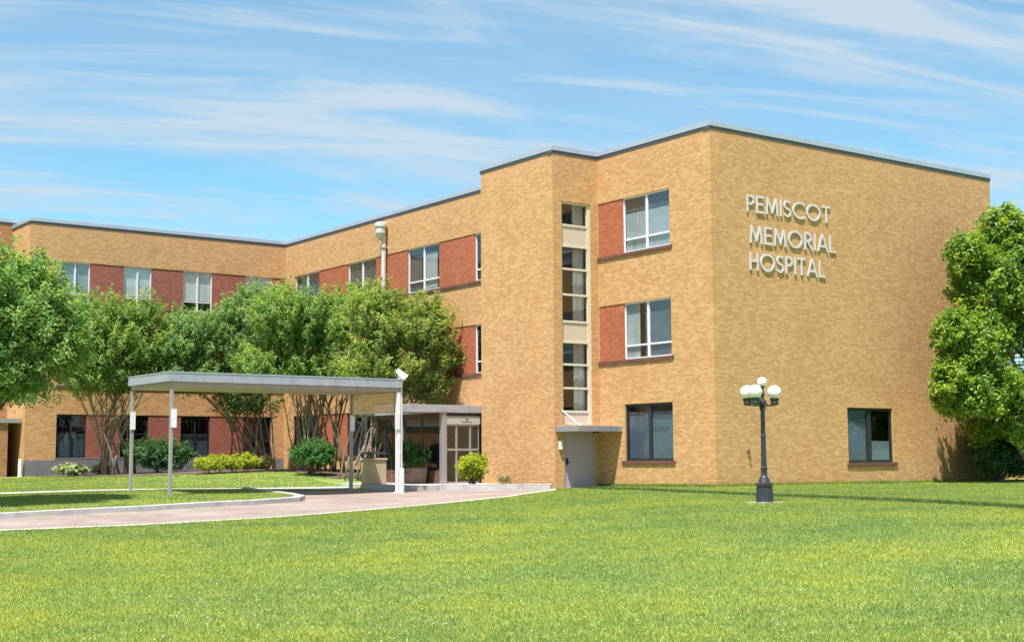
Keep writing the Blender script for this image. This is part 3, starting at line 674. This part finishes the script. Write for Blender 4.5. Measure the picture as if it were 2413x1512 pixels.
# ------------------------------------------------------------------ porte-cochere canopy
PX0, PX1, PY0, PY1 = -16.0, -7.45, 8.5, 11.9
pc = empty('drive_canopy', (PX0, PY0, g(PX0, PY0)), 'long flat metal canopy on slim posts over the drive', 'canopy')
mb = MB(); mb.box((PX0-.10, PY0-.10, 3.52), (PX1+.10, PY1+.10, 3.80)); fa = build(mb, 'roof', CANROOF, pc)
for k in range(4):      # fascia sheets with seams, on the long front and the left end
    a = PX0-.12+(PX1-PX0+.24)*k/4; b = PX0-.12+(PX1-PX0+.24)*(k+1)/4; m = MB(); m.box((a+.004, PY0-.12, 3.515), (b-.004, PY0-.103, 3.80)); build(m, 'fascia_sheet', CANROOF, fa, bevel=.004)
for k in range(2):
    a = PY0-.10+(PY1-PY0+.22)*k/2; b = PY0-.10+(PY1-PY0+.22)*(k+1)/2; m = MB(); m.box((PX0-.12, a+.004, 3.515), (PX0-.103, b-.004, 3.80)); build(m, 'fascia_sheet', CANROOF, fa, bevel=.004)
mb = MB(); mb.box((PX0-.135, PY0-.135, 3.80), (PX1+.135, PY1+.135, 3.832)); build(mb, 'gravel_stop', COPE, fa)
mb = MB()
zt = 3.834; mb.v += [(PX0-.12, PY0-.12, zt), (PX1+.12, PY0-.12, zt), (PX1+.12, PY1+.12, zt), (PX0-.12, PY1+.12, zt), (PX0+.9, (PY0+PY1)/2, 3.93), (PX1-.6, (PY0+PY1)/2, 3.93)]
mb.f += [(0, 1, 5, 4), (1, 2, 5), (2, 3, 4, 5), (3, 0, 4)]; build(mb, 'roof_sheet', CANROOF, fa)
mb = MB(); mb.box((PX0-.04, PY0-.04, 3.38), (PX1+.04, PY1+.04, 3.518)); build(mb, 'soffit', CANSOFF, pc, bevel=.01)
for (x, y, mt, r) in ((PX0+.03, PY0, POSTM, .052), (PX0, PY1, POSTM, .052), (PX1, PY0, WHITEP, .07), (PX1, PY1, POSTM, .055)):
    m = MB(); zb = g(x, y)-.05; m.box((x-r, y-r, zb), (x+r, y+r, 3.378)); p = build(m, 'post', mt, pc, bevel=.01)
    m = MB(); m.box((x-r-.05, y-r-.05, zb), (x+r+.05, y+r+.05, zb+.08)); build(m, 'base_plate', mt, p)
    if mt is WHITEP: sx, sz, sm = x-r-.01, 2.05, WHITEP
    elif y == PY0: sx, sz, sm = x+r+.01, 2.05, WHITE
    else: sx, sz, sm = x, 2.05, WHITE
    m = MB(); m.box((sx-.09, y-r-.035, sz-.02), (sx+.09, y-r-.004, sz+.58)); build(m, 'sign_plate', sm, p)
# slatted screen at the right end
m = MB(); m.box((PX1-.05, PY1-.22, 2.60), (PX1+.03, PY1-.14, 3.378)); m.box((PX1-.05, PY0+.12, 2.60), (PX1+.03, PY0+.2, 3.378)); sl_ = build(m, 'screen_frame', POSTM, pc)
for k in range(6):
    z = 2.64+k*.122; m = MB(); y0, y1 = PY0+.2, PY1-.22
    m.v += [(PX1-.055, y0, z), (PX1-.055, y1, z), (PX1-.03, y1, z+.108), (PX1-.03, y0, z+.108), (PX1-.035, y0, z), (PX1-.035, y1, z), (PX1-.01, y1, z+.108), (PX1-.01, y0, z+.108)]
    for f in ((0, 1, 2, 3), (7, 6, 5, 4), (0, 4, 5, 1), (3, 2, 6, 7), (0, 3, 7, 4), (1, 5, 6, 2)): m.f.append(f)
    build(m, 'slat', SLATM, sl_)
# flood lamp on the corner
m = MB(); m.tube([(PX1+.05, PY0+.02, 3.80), (PX1+.05, PY0+.02, 3.95)], .03, 8); m.tube([(PX1+.24, PY0-.12, 3.86), (PX1-.02, PY0+.06, 4.16)], [.15, .08], 12)
build(m, 'flood_lamp', WHITEP, pc)
m = MB(); m.tube([(PX1+.14, PY0, 3.5), (PX1+.14, PY0, 2.6), (PX1+.14, PY0, -.15)], .04, 8); build(m, 'downpipe', WHITEP, pc)
# bollard
m = MB(); bz = g(-7.55, 8.05); m.lathe((-7.55, 8.05, bz-.05), [(.085, 0), (.085, .86), (.07, .91), (.03, .935)], 16)
tag(build(m, 'bollard', WHITEP, None, (-7.55, 8.05, bz)), 'short white bollard at the foot of the white canopy post', 'bollard')

# ------------------------------------------------------------------ litter bin, planter, chair
bx, by = -6.05, 12.6; bz = VZ
lb = empty('litter_bin', (bx, by, bz), 'tan aggregate litter bin with dark hooded top by the entrance', 'litter bin')
m = MB(); m.box((bx-.36, by-.36, bz), (bx+.36, by+.36, bz+.92)); build(m, 'body', AGG, lb, bevel=.025)
m = MB(); m.box((bx-.40, by-.40, bz+.923), (bx+.40, by+.40, bz+1.0)); build(m, 'rim', AGG, lb, bevel=.02)
m = MB()
for sx in (-1, 1):
    for sy in (-1, 1): m.box((bx+sx*.33-.03, by+sy*.33-.03, bz+1.002), (bx+sx*.33+.03, by+sy*.33+.03, bz+1.16))
m.box((bx-.30, by-.30, bz+1.002), (bx+.30, by+.30, bz+1.04)); build(m, 'hood_support', BLACK, lb)
m = MB(); m.v += [(bx-.40, by-.40, bz+1.162), (bx+.40, by-.40, bz+1.162), (bx+.40, by+.40, bz+1.162), (bx-.40, by+.40, bz+1.162), (bx-.3, by-.3, bz+1.25), (bx+.3, by-.3, bz+1.25), (bx+.3, by+.3, bz+1.25), (bx-.3, by+.3, bz+1.25)]
for f in ((3, 2, 1, 0), (4, 5, 6, 7), (0, 1, 5, 4), (1, 2, 6, 5), (2, 3, 7, 6), (3, 0, 4, 7)): m.f.append(f)
build(m, 'hood', BLACK, lb)
qx, qy = -4.45, 12.15
pl = empty('planter', (qx, qy, VZ), 'square brown planter with dark leafy plant beside the glass entrance', 'planter')
m = MB(); m.v += [(qx-.30, qy-.30, VZ), (qx+.30, qy-.30, VZ), (qx+.30, qy+.30, VZ), (qx-.30, qy+.30, VZ), (qx-.36, qy-.36, VZ+.62), (qx+.36, qy-.36, VZ+.62), (qx+.36, qy+.36, VZ+.62), (qx-.36, qy+.36, VZ+.62)]
for f in ((3, 2, 1, 0), (4, 5, 6, 7), (0, 1, 5, 4), (1, 2, 6, 5), (2, 3, 7, 6), (3, 0, 4, 7)): m.f.append(f)
build(m, 'pot', PLANTER, pl, bevel=.02)
hx, hy = -4.95, 12.5
chs = empty('waiting_chair', (hx, hy, VZ), 'black chair next to the brown planter under the entrance canopy', 'chair')
m = MB(); m.box((hx-.24, hy-.24, VZ+.42), (hx+.24, hy+.22, VZ+.47)); build(m, 'seat', BLACK, chs, bevel=.015)
m = MB(); m.box((hx-.24, hy+.20, VZ+.55), (hx+.24, hy+.24, VZ+.88)); build(m, 'backrest', BLACK, chs, bevel=.015)
for sx in (-1, 1):
    m = MB(); m.tube([(hx+sx*.22, hy-.21, VZ), (hx+sx*.22, hy-.21, VZ+.64)], .014, 6); build(m, 'leg', GRFRAME, chs)
    m = MB(); m.tube([(hx+sx*.22, hy+.25, VZ), (hx+sx*.22, hy+.22, VZ+.45), (hx+sx*.22, hy+.24, VZ+.8)], .014, 6); build(m, 'leg', GRFRAME, chs)
    m = MB(); m.box((hx+sx*.22-.03, hy-.24, VZ+.642), (hx+sx*.22+.03, hy+.20, VZ+.665)); build(m, 'armrest', BLACK, chs)

# ------------------------------------------------------------------ lamp post on the lawn
lx, ly = -8.6, -10.37; lz = g(lx, ly)
lp = empty('lamp_post', (lx, ly, lz), 'black cast iron lamp post with white globes standing on the lawn', 'lamp post')
m = MB(); m.lathe((lx, ly, lz-.05), [(.23, 0), (.23, .06), (.215, .08), (.19, .42), (.195, .45), (.215, .47), (.215, .51), (.15, .53), (.135, .57), (.10, .66), (.075, .70)], 16); build(m, 'base', IRON, lp)
m = MB(); m.lathe((lx, ly, lz), [(.075, .64), (.072, .78), (.085, .80), (.085, .84), (.068, .86), (.058, 1.55), (.066, 1.57), (.066, 1.61), (.056, 1.63), (.050, 2.20), (.07, 2.22), (.075, 2.30), (.06, 2.33), (.05, 2.40)], 16, .10); shaft = build(m, 'shaft', IRON, lp)
m = MB(); m.lathe((lx, ly, lz), [(.09, 2.33), (.10, 2.40), (.085, 2.46), (.05, 2.49), (.038, 2.55), (.06, 2.60), (.06, 2.63), (.03, 2.69), (.05, 2.77), (.075, 2.795)], 16); build(m, 'finial_stem', IRON, lp)
def globe(c, r): m = MB(); m.lathe((c[0], c[1], c[2]), [(max(.012, r*math.sin(math.pi*k/14)), -r*math.cos(math.pi*k/14)) for k in range(15)], 24); return build(m, 'globe', GLOBE, lp, smooth=True)
globe((lx, ly, lz+2.90), .118)
ang0 = YAW
for k, a in enumerate((166, 232, 26)):
    th = ang0+math.radians(a); R = .36; dx, dy = math.cos(th), math.sin(th); cx_, cy_ = lx+dx*R, ly+dy*R
    m = MB(); m.tube([(lx+dx*.05, ly+dy*.05, lz+2.38), (lx+dx*.16, ly+dy*.16, lz+2.33), (lx+dx*.28, ly+dy*.28, lz+2.34), (cx_, cy_, lz+2.40)], [.028, .022, .022, .025], 8); build(m, 'arm', IRON, lp)
    m = MB(); m.lathe((cx_, cy_, lz), [(.03, 2.33), (.085, 2.35), (.10, 2.40), (.09, 2.43), (.11, 2.47), (.115, 2.50), (.09, 2.51)], 14); build(m, 'globe_holder', IRON, lp)
    globe((cx_, cy_, lz+2.655), .17)
m = MB(); m.box((lx-.34, ly-.34, lz-.15), (lx+.34, ly+.34, lz+.015)); build(m, 'footing', CONC, lp)

# ------------------------------------------------------------------ foliage
def mesh_np(name, V, F, mat, parent=None, tone=None, loc=None):
    off = origin_of(parent) if parent is not None else Vector((0, 0, 0))
    V = V-np.array(off)
    me = bpy.data.meshes.new(name); k = F.shape[1]
    me.vertices.add(len(V)); me.vertices.foreach_set('co', V.astype(np.float32).ravel())
    me.loops.add(F.size); me.loops.foreach_set('vertex_index', F.astype(np.int32).ravel())
    me.polygons.add(len(F)); me.polygons.foreach_set('loop_start', np.arange(0, F.size, k, dtype=np.int32)); me.polygons.foreach_set('loop_total', np.full(len(F), k, np.int32))
    me.update(calc_edges=True)
    if tone is not None:
        a = me.attributes.new('tone', 'FLOAT', 'POINT'); a.data.foreach_set('value', tone.astype(np.float32))
    me.materials.append(mat); o = bpy.data.objects.new(name, me); COL.objects.link(o)
    if parent is not None: o.parent = parent
    return o
def unit(a): return a/(np.linalg.norm(a, axis=-1, keepdims=True)+1e-9)
def leaves(P, Nrm, size, tone, aspect=.5, droop=.0):
    """one folded diamond leaf (two triangles) at each P with normal Nrm"""
    n = len(P); rv = unit(RNG.normal(size=(n, 3))); T = unit(np.cross(Nrm, rv)); B = np.cross(Nrm, T)
    L = size[:, None]; fold = Nrm*L*.12
    v = np.stack([P-T*L*.5, P+B*L*aspect*.5+fold, P+T*L*.5-Nrm*L*droop, P-B*L*aspect*.5+fold], 1).reshape(-1, 3)
    i = np.arange(n)*4; F = np.stack([np.stack([i, i+1, i+2], 1), np.stack([i, i+2, i+3], 1)], 1).reshape(-1, 3)
    return v, F, np.repeat(tone, 4)
def crown_points(ells, nshoots, per, length, spread, upbias, shell=.55):
    """shoots placed mostly near the surface of a set of ellipsoids, leaves scattered along each shoot"""
    vol = np.array([e[3]*e[4]*e[5] for e in ells])**.67; pr = vol/vol.sum(); k = RNG.choice(len(ells), nshoots, p=pr)
    E = np.array(ells)[k]; d = unit(RNG.normal(size=(nshoots, 3))); d[:, 2] = np.where(d[:, 2] < -.35, -d[:, 2]*.5, d[:, 2]); d = unit(d)
    rad = shell+(1-shell)*RNG.random(nshoots)**.6; lump = 1+.16*np.sin(d[:, 0]*5+k)*np.cos(d[:, 1]*6+2*k)+.07*RNG.normal(size=nshoots)
    C = E[:, :3]+d*E[:, 3:6]*(rad*lump)[:, None]
    ax = unit(d*np.array([1, 1, .6])+np.array([0, 0, upbias])+RNG.normal(size=(nshoots, 3))*.3)
    st = RNG.random(nshoots)
    t = RNG.random((nshoots, per)); w = spread*(1-.55*t)
    P = C[:, None]+ax[:, None]*((t-.4)*length)[..., None]+RNG.normal(size=(nshoots, per, 3))*w[..., None]
    out = unit((P-E[:, None, :3])/E[:, None, 3:6]); N = unit(out*.55+np.array([0, 0, .55])+RNG.normal(size=(nshoots, per, 3))*.55)
    tn = np.clip(.18+.6*st[:, None]+.18*(t-.5)+RNG.normal(size=(nshoots, per))*.16, 0, 1)
    return P.reshape(-1, 3), N.reshape(-1, 3), tn.ravel(), C
def foliage(name, parent, mat, ells, nshoots, per, length, spread, size, up=.6, aspect=.5, shell=.55, droop=.1):
    P, N, tn, C = crown_points(ells, nshoots, per, length, spread, up, shell)
    sz = size*(.7+.6*RNG.random(len(P))); V, F, T = leaves(P, N, sz, tn, aspect, droop); mesh_np(name, V, F, mat, parent, T); return C
def stems(parent, base, tops, r0, mat, name='trunk', wob=.12, branch=True, base_r=.14):
    mb = MB(); b = Vector(base)
    for t in tops:
        t = Vector(t); o = b+Vector((random.uniform(-base_r, base_r), random.uniform(-base_r, base_r), -.1)); n = 7; pts = []; rad = []
        for k in range(n+1):
            f = k/n; out = f**1.5
            p = Vector((o.x+(t.x-o.x)*out, o.y+(t.y-o.y)*out, o.z+(t.z-o.z)*f))+Vector((random.uniform(-wob, wob), random.uniform(-wob, wob), 0))*(1 if 0 < k < n else 0)
            pts.append(p); rad.append(r0*(1-.75*f))
        mb.tube(pts, rad, 7)
        if branch:
            for k in range(3, n):
                for _ in range(2):
                    q = pts[k]+Vector((random.uniform(-.9, .9), random.uniform(-.9, .9), random.uniform(.5, 1.3))); m = (pts[k]+q)/2+Vector((random.uniform(-.1, .1), random.uniform(-.1, .1), .08))
                    mb.tube([pts[k], m, q], [rad[k]*.6, rad[k]*.42, rad[k]*.15], 5)
    return build(mb, name, mat, parent, smooth=True)

def myrtle(x, y, label, ells, nst, r0=.06, nshoot=420, per=52, zb=None, spread=.55, mat=None):
    z = g(x, y) if zb is None else zb
    t = empty('crape_myrtle', (x, y, z), label, 'tree', 'crape myrtles in the courtyard')
    tops = []
    for k in range(nst):
        e = ells[k % len(ells)]; tops.append((e[0]+random.uniform(-.6, .6)*e[3], e[1]+random.uniform(-.6, .6)*e[4], e[2]+random.uniform(-.1, .5)*e[5]))
    stems(t, (x, y, z), tops, r0, BARK, base_r=spread, wob=.07)
    foliage('crown', t, mat or LEAFM, ells, int(nshoot*1.8), int(per*1.35), 1.1, .13, .13, .85, .48, .35)
    return t
# ellipsoids: centre x,y,z, radii
def at(px_, py_, Y):
    d = fw+(px_-1206.5)/3198.27*rr-(py_-756)/3198.27*uu; t = (Y-CAM[1])/d[1]; return CAM+t*d
def el(px_, py_, Y, rx, ry, rz): c = at(px_, py_+(14 if 15 < Y < 30 else 0), Y); return (c[0], c[1], c[2], rx, ry, rz)
def put_x(px_, Y): return float(at(px_, 1100, Y)[0])
myrtle(put_x(280, 28.6), 28.6, 'leftmost crape myrtle, bushy green crown, many tan stems before the left windows',
       [el(265, 840, 28.6, 2.2, 1.7, 2.0), el(225, 760, 28.6, 1.4, 1.2, 1.4), el(325, 755, 28.6, 1.1, 1.1, 1.4), el(185, 855, 28.6, 1.2, 1.2, 1.4), el(335, 870, 28.6, 1.1, 1.1, 1.3), el(240, 900, 28.4, 1.6, 1.1, .8), el(375, 830, 28.4, 1.2, 1.1, 1.2), el(150, 800, 28.4, 1.2, 1.1, 1.2)], 20, .05, 520, spread=.9)
myrtle(put_x(600, 28.6), 28.6, 'second crape myrtle from left, stems beside the yellow-green hedge',
       [el(500, 815, 28.6, 2.6, 1.7, 1.8), el(420, 845, 28.2, 1.5, 1.2, 1.5), el(440, 785, 28.6, 1.2, 1.1, 1.2), el(590, 785, 28.6, 2.1, 1.5, 2.1), el(610, 710, 28.6, 1.1, .9, 1.1), el(500, 890, 28.4, 2.6, 1.3, 1.0), el(585, 945, 28.2, 1.5, .9, .8), el(545, 765, 28.4, 1.2, 1.0, 1.3)], 20, .05, 680, spread=.9, mat=LEAFM3)
myrtle(-4.2, 20.6, 'tall middle crape myrtle with dense crown and clustered pale stems behind the canopy',
       [el(720, 785, 20.6, 2.1, 1.7, 1.8), el(790, 745, 20.6, 1.4, 1.2, 1.2), el(665, 745, 20.6, 1.2, 1.2, 1.4), el(860, 735, 20.4, 1.2, 1.2, 1.2), el(760, 870, 20.4, 2.3, 1.5, 1.0), el(640, 870, 21, 1.4, 1.2, 1.1)], 34, .042, 640, spread=.95)
myrtle(-4.5, 16.6, 'rightmost crape myrtle, loose yellowish crown beside the glass entrance',
       [el(935, 790, 16.2, 1.9, 1.6, 1.6), el(1000, 760, 16.2, 1.0, 1.1, 1.2), el(890, 735, 16.4, 1.2, 1.2, 1.2), el(1030, 840, 16.2, .95, 1.0, 1.1), el(900, 880, 16.2, 1.8, 1.4, 1.0), el(1000, 910, 16.2, 1.0, .8, .75)], 22, .042, 480, spread=.7, mat=LEAFM2)
# tree at the left edge
t = empty('maple_tree', (-23.3, 7.2, g(-23.3, 7.2)), 'large dark green tree overhanging the left edge of the picture', 'tree')
lt = [el(20, 820, 7.2, 1.9, 1.9, 1.7), el(90, 760, 7.2, 1.2, 1.4, 1.3), el(-60, 740, 7.2, 2.0, 2.0, 2.0), el(60, 670, 7.4, .75, .9, .8), el(30, 920, 7.0, 1.0, 1.2, .8), el(-90, 880, 7.2, 1.8, 1.8, 1.4), el(140, 830, 7.0, .7, .8, .8)]
b0 = Vector((-23.3, 7.2, g(-23.3, 7.2)))
stems(t, b0, [(e[0], e[1], e[2]) for e in lt[:6]], .13, BARKD, wob=.08)
foliage('crown', t, LEAFL, lt, 1150, 66, .8, .14, .125, .4, .52, .45, .15)
# magnolia at the right edge, in front of the end wall
t = empty('magnolia_tree', (14.6, -2.6, g(14.6, -2.6)), 'dense glossy magnolia covering the right end of the brick wall', 'tree')
mg = [el(2400, 640, -2.6, 1.8, 1.7, 1.9), el(2335, 690, -2.6, 1.5, 1.4, 1.7), el(2450, 800, -2.6, 2.5, 2.0, 2.4), el(2300, 830, -2.6, 1.35, 1.3, 1.7), el(2305, 930, -2.6, 1.35, 1.4, 1.3), el(2430, 960, -2.6, 2.0, 1.7, 1.4), el(2375, 555, -2.6, .9, .9, 1.0), el(2440, 600, -2.6, 1.2, 1.2, 1.2), el(2280, 620, -2.6, .75, .7, 1.0), el(2290, 960, -2.4, 1.15, 1.2, .8), el(2390, 1030, -2.4, 1.7, 1.3, .9), el(2460, 1010, -2.6, 1.8, 1.5, 1.2), el(2255, 790, -2.5, .7, .7, 1.0), el(2250, 900, -2.5, .7, .7, .9)]
stems(t, (14.6, -2.6, g(14.6, -2.6)), [(e[0], e[1], e[2]) for e in mg[:6]], .14, BARKD, wob=.06)
foliage('crown', t, LEAFG, mg, 2800, 44, .42, .16, .17, .5, .5, .5, .15)

def shrub(name, x, y, label, mat, ells, nshoot, per, length, spread, size, cat='shrub', up=.5, group=None, zb=None):
    z = g(x, y) if zb is None else zb
    s = empty(name, (x, y, z), label, cat, group)
    E = [(x+e[0], y+e[1], z+e[2], e[3], e[4], e[5]) for e in ells]
    stems(s, (x, y, z), [(e[0]+random.uniform(-.5, .5)*e[3], e[1]+random.uniform(-.5, .5)*e[4], e[2]+e[5]*.3) for e in E for _ in range(4)], .02, BARKD, 'stem', .03, False)
    foliage('foliage', s, mat, E, nshoot, per, length, spread, size, up, .5, .35); return s
# dark shrub under the magnolia
c = at(2350, 1130, -1.6)
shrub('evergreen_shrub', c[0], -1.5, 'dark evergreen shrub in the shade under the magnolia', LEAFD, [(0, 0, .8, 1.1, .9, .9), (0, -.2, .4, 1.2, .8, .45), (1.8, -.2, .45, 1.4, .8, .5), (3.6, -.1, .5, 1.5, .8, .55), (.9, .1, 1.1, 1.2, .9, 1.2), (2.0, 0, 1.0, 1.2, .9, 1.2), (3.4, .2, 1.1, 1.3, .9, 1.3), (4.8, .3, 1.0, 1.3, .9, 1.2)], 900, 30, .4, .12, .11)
# beds along the left wing
def put(px_, Y): p = at(px_, 1100, Y); return p[0]
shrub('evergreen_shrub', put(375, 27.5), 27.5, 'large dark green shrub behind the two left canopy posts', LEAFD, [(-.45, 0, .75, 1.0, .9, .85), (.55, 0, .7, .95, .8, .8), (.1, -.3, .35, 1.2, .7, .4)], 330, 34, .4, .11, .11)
shrub('evergreen_shrub', put(737, 18.9), 18.9, 'rounded bright green shrub between the myrtle stems', LEAFB, [(-.1, 0, .7, .78, .75, .78), (.25, 0, .75, .7, .6, .7)], 260, 34, .35, .10, .10)
hl_ = ['leftmost of the row of yellow-green shrubs', 'second yellow-green shrub in the row, left of centre', 'third yellow-green shrub in the row, beside the rounded one', 'rounded yellow-green shrub, fourth in the low row']
for k, (px_, rx, rz) in enumerate(((487, .52, .36), (518, .50, .38), (548, .5, .37), (582, .52, .40))):
    shrub('golden_shrub', put(px_, 21.6), 21.6, hl_[k], LEAFY, [(0, 0, rz*.95, rx, .5, rz)], 110, 30, .22, .07, .075, group='low row of yellow-green shrubs')
shrub('tan_shrub', put(624, 21.6), 21.6, 'small tan rounded shrub at the right end of the hedge row', LEAFT, [(0, 0, .32, .33, .33, .32)], 80, 26, .2, .06, .07)
shrub('hosta_plant', put(172, 29), 29, 'pale variegated leafy plant below the leftmost ground floor window', LEAFP, [(-.2, 0, .25, .6, .45, .26), (.35, 0, .22, .4, .4, .22)], 90, 20, .25, .06, .14, 'plant')
shrub('hosta_plant', put(238, 29), 29, 'small yellowish plant at the foot of the leftmost myrtle stems', LEAFT, [(0, 0, .22, .4, .3, .22)], 50, 18, .2, .06, .10, 'plant')
shrub('golden_shrub', -3.85, 9.05, 'bright yellow-green shrub in front of the glass doors', LEAFY, [(0, 0, .52, .5, .45, .46), (-.2, -.1, .64, .36, .34, .32), (.22, 0, .72, .34, .33, .32), (0, 0, .25, .36, .32, .25)], 300, 34, .3, .08, .085, zb=.02)
shrub('dried_plant', -2.95, 8.2, 'small dry tan plant at the tower wall, right of the yellow shrub', LEAFT, [(0, 0, .14, .28, .25, .15)], 40, 16, .2, .05, .06, 'plant', zb=.02)
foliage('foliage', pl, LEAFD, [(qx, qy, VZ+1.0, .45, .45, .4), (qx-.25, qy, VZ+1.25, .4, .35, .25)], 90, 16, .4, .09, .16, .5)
# planting strip with kerb before the tower
PS = np.array([(-5.2, 9.25), (-5.15, 8.85), (-2.3, 6.25), (-2.17, 6.3), (-2.17, 9.25)])
mb = MB(); n = len(PS)
mb.quad(*[(x, y, .0) for x, y in PS])
bed = kind(build(mb, 'planting_bed', MULCH), 'structure')
kb = kind(ribbon(PS[:4], .14, 'bed_kerb', CONC, -.1, .0, fn=lambda x, y: np.full(len(np.atleast_1d(x)), .03), side=1, step=5), 'structure')
mb = MB()
for a, b in zip(PS[:3], PS[1:4]): mb.quad((a[0], a[1], -.4), (b[0], b[1], -.4), (b[0], b[1], -.06), (a[0], a[1], -.06))
kind(build(mb, 'bed_kerb_face', CONC), 'structure')
# mulch along the wing
mul = kind(drape([(-13.4, 32.4), (-13.4, 30.6), (-12.8, 28.4), (-11, 23.5), (-9.3, 21.3), (-5.6, 20.9), (-5.0, 19.6), (-5.2, 17.4), (-.1, 17.4), (-.1, 32.4)], 'mulch_bed', MULCH, .02, fn=G), 'structure')

# ------------------------------------------------------------------ grass
def scatter(n, dmin, dmax, power):
    """positions over the lawn inside the view wedge (a little wider), denser near the viewer"""
    u = RNG.random(n); d = (dmin**power+(dmax**power-dmin**power)*u)**(1/power); s = RNG.uniform(-.46, .46, n)*d
    f2 = np.array([math.sin(-YAW), math.cos(YAW)]); r2 = np.array([math.cos(YAW), math.sin(YAW)])
    return CAM[:2]+d[:, None]*f2+s[:, None]*r2
def ok_lawn(P):
    m = ~poly_inside(P, DPOLY); x, y = P.T
    m &= ~((x > -.02) & (y > -.02)); m &= ~((x > TP-.02) & (y > D1-.02)); m &= ~((x > -6.45) & (y > 8.8) & (y < 17.1)); m &= ~((y > 12.25) & (y < 13.65) & (x < -6.5))
    m &= ~((y > 21.2) & (x > -10.2)); m &= ~((y > 24.5) & (x > -12.5)); m &= ~((x > -5.2) & (y > 17.3)); m &= y < 31.5
    sd = polyline_sd(P, KERB); m &= ~((sd > -.02) & (sd < .32)); sf = polyline_sd(P, DFRONT); m &= ~((sf > -.03) & (sf < .2)); m &= ~((abs(x-lx) < .34) & (abs(y-ly) < .34))
    return m
def blades(P, hmin, hmax, w, mat, name, label, tonebias=0):
    n = len(P); z = G(P[:, 0], P[:, 1]); B = np.c_[P, z-.005]; th = RNG.uniform(0, 2*math.pi, n); h = RNG.uniform(hmin, hmax, n); dist = np.hypot(*(P-CAM[:2]).T)
    ww = w*(.7+.6*RNG.random(n))*np.clip(dist/16, 1, 3.0)
    sx = np.c_[np.cos(th), np.sin(th), np.zeros(n)]*ww[:, None]*.5; ln = RNG.normal(size=(n, 2))*.45*h[:, None]
    top = B+np.c_[ln, h]; V = np.stack([B-sx, B+sx, top], 1).reshape(-1, 3); F = np.arange(n*3).reshape(-1, 3)
    tb = np.clip(.5+RNG.normal(size=n)*.22+tonebias, 0, 1); T = np.stack([tb*.75, tb*.75, tb], 1).ravel()
    o = mesh_np(name, V, F, mat, None, T); kind(o, 'stuff', label); return o
P = scatter(950000, 11.5, 62, .55); P = P[ok_lawn(P)]
blades(P, .018, .05, .011, GRASSB, 'grass', 'short mown grass covering the lawn')
# line of longer, darker blades in the lawn running from the side door
DL = np.array([(-1.9, 4.4), (-2.7, 2.2), (-3.9, -4), (-5.3, -8.7), (-7.1, -13.5), (-8.6, -17.3), (-9.6, -20.5)])
seg = RNG.integers(0, len(DL)-1, 15000); f = RNG.random(15000)[:, None]; P = DL[seg]*(1-f)+DL[seg+1]*f+RNG.normal(size=(15000, 2))*.07
P = P[~((abs(P[:, 0]-lx) < .3) & (abs(P[:, 1]-ly) < .3))]
blades(P, .05, .12, .012, leaf_mat('dark_grass_line', (.05, .10, .03), (.09, .16, .045), (.14, .22, .06), .3), 'dark_grass_line', 'thin line of longer, darker grass across the lawn')
# grass tufts at the foot of the walls
seg = np.concatenate([np.c_[RNG.uniform(0, WX, 9000), -.03-np.abs(RNG.normal(size=9000))*.05], np.c_[-.03-np.abs(RNG.normal(size=4000))*.05, RNG.uniform(0, D1, 4000)]])
blades(seg, .05, .14, .012, GRASSB, 'wall_foot_grass', 'longer grass along the foot of the brick walls')
# clover heads: flat little diamonds on short stalk height
P = scatter(6500, 11.5, 40, .6); P = P[ok_lawn(P)]; dens = np.sin(P[:, 0]*.7+1)*np.cos(P[:, 1]*.6)+RNG.normal(size=len(P))*.6; P = P[dens > -.2]
n = len(P); z = G(P[:, 0], P[:, 1])+.055+RNG.random(n)*.02; r = .0035+.0045*RNG.random(n)**2
o3 = np.array([(1, 0, 0), (0, 1, 0), (-1, 0, 0), (0, -1, 0), (0, 0, 1.1), (0, 0, -.9)]); V = (np.c_[P, z][:, None]+o3[None]*r[:, None, None]).reshape(-1, 3)
f8 = np.array([(0, 1, 4), (1, 2, 4), (2, 3, 4), (3, 0, 4), (1, 0, 5), (2, 1, 5), (3, 2, 5), (0, 3, 5)]); F = (np.arange(n)[:, None, None]*6+f8[None]).reshape(-1, 3)
kind(mesh_np('clover_flowers', V, F, CLOVER), 'stuff', 'tiny white clover heads scattered in the lawn')
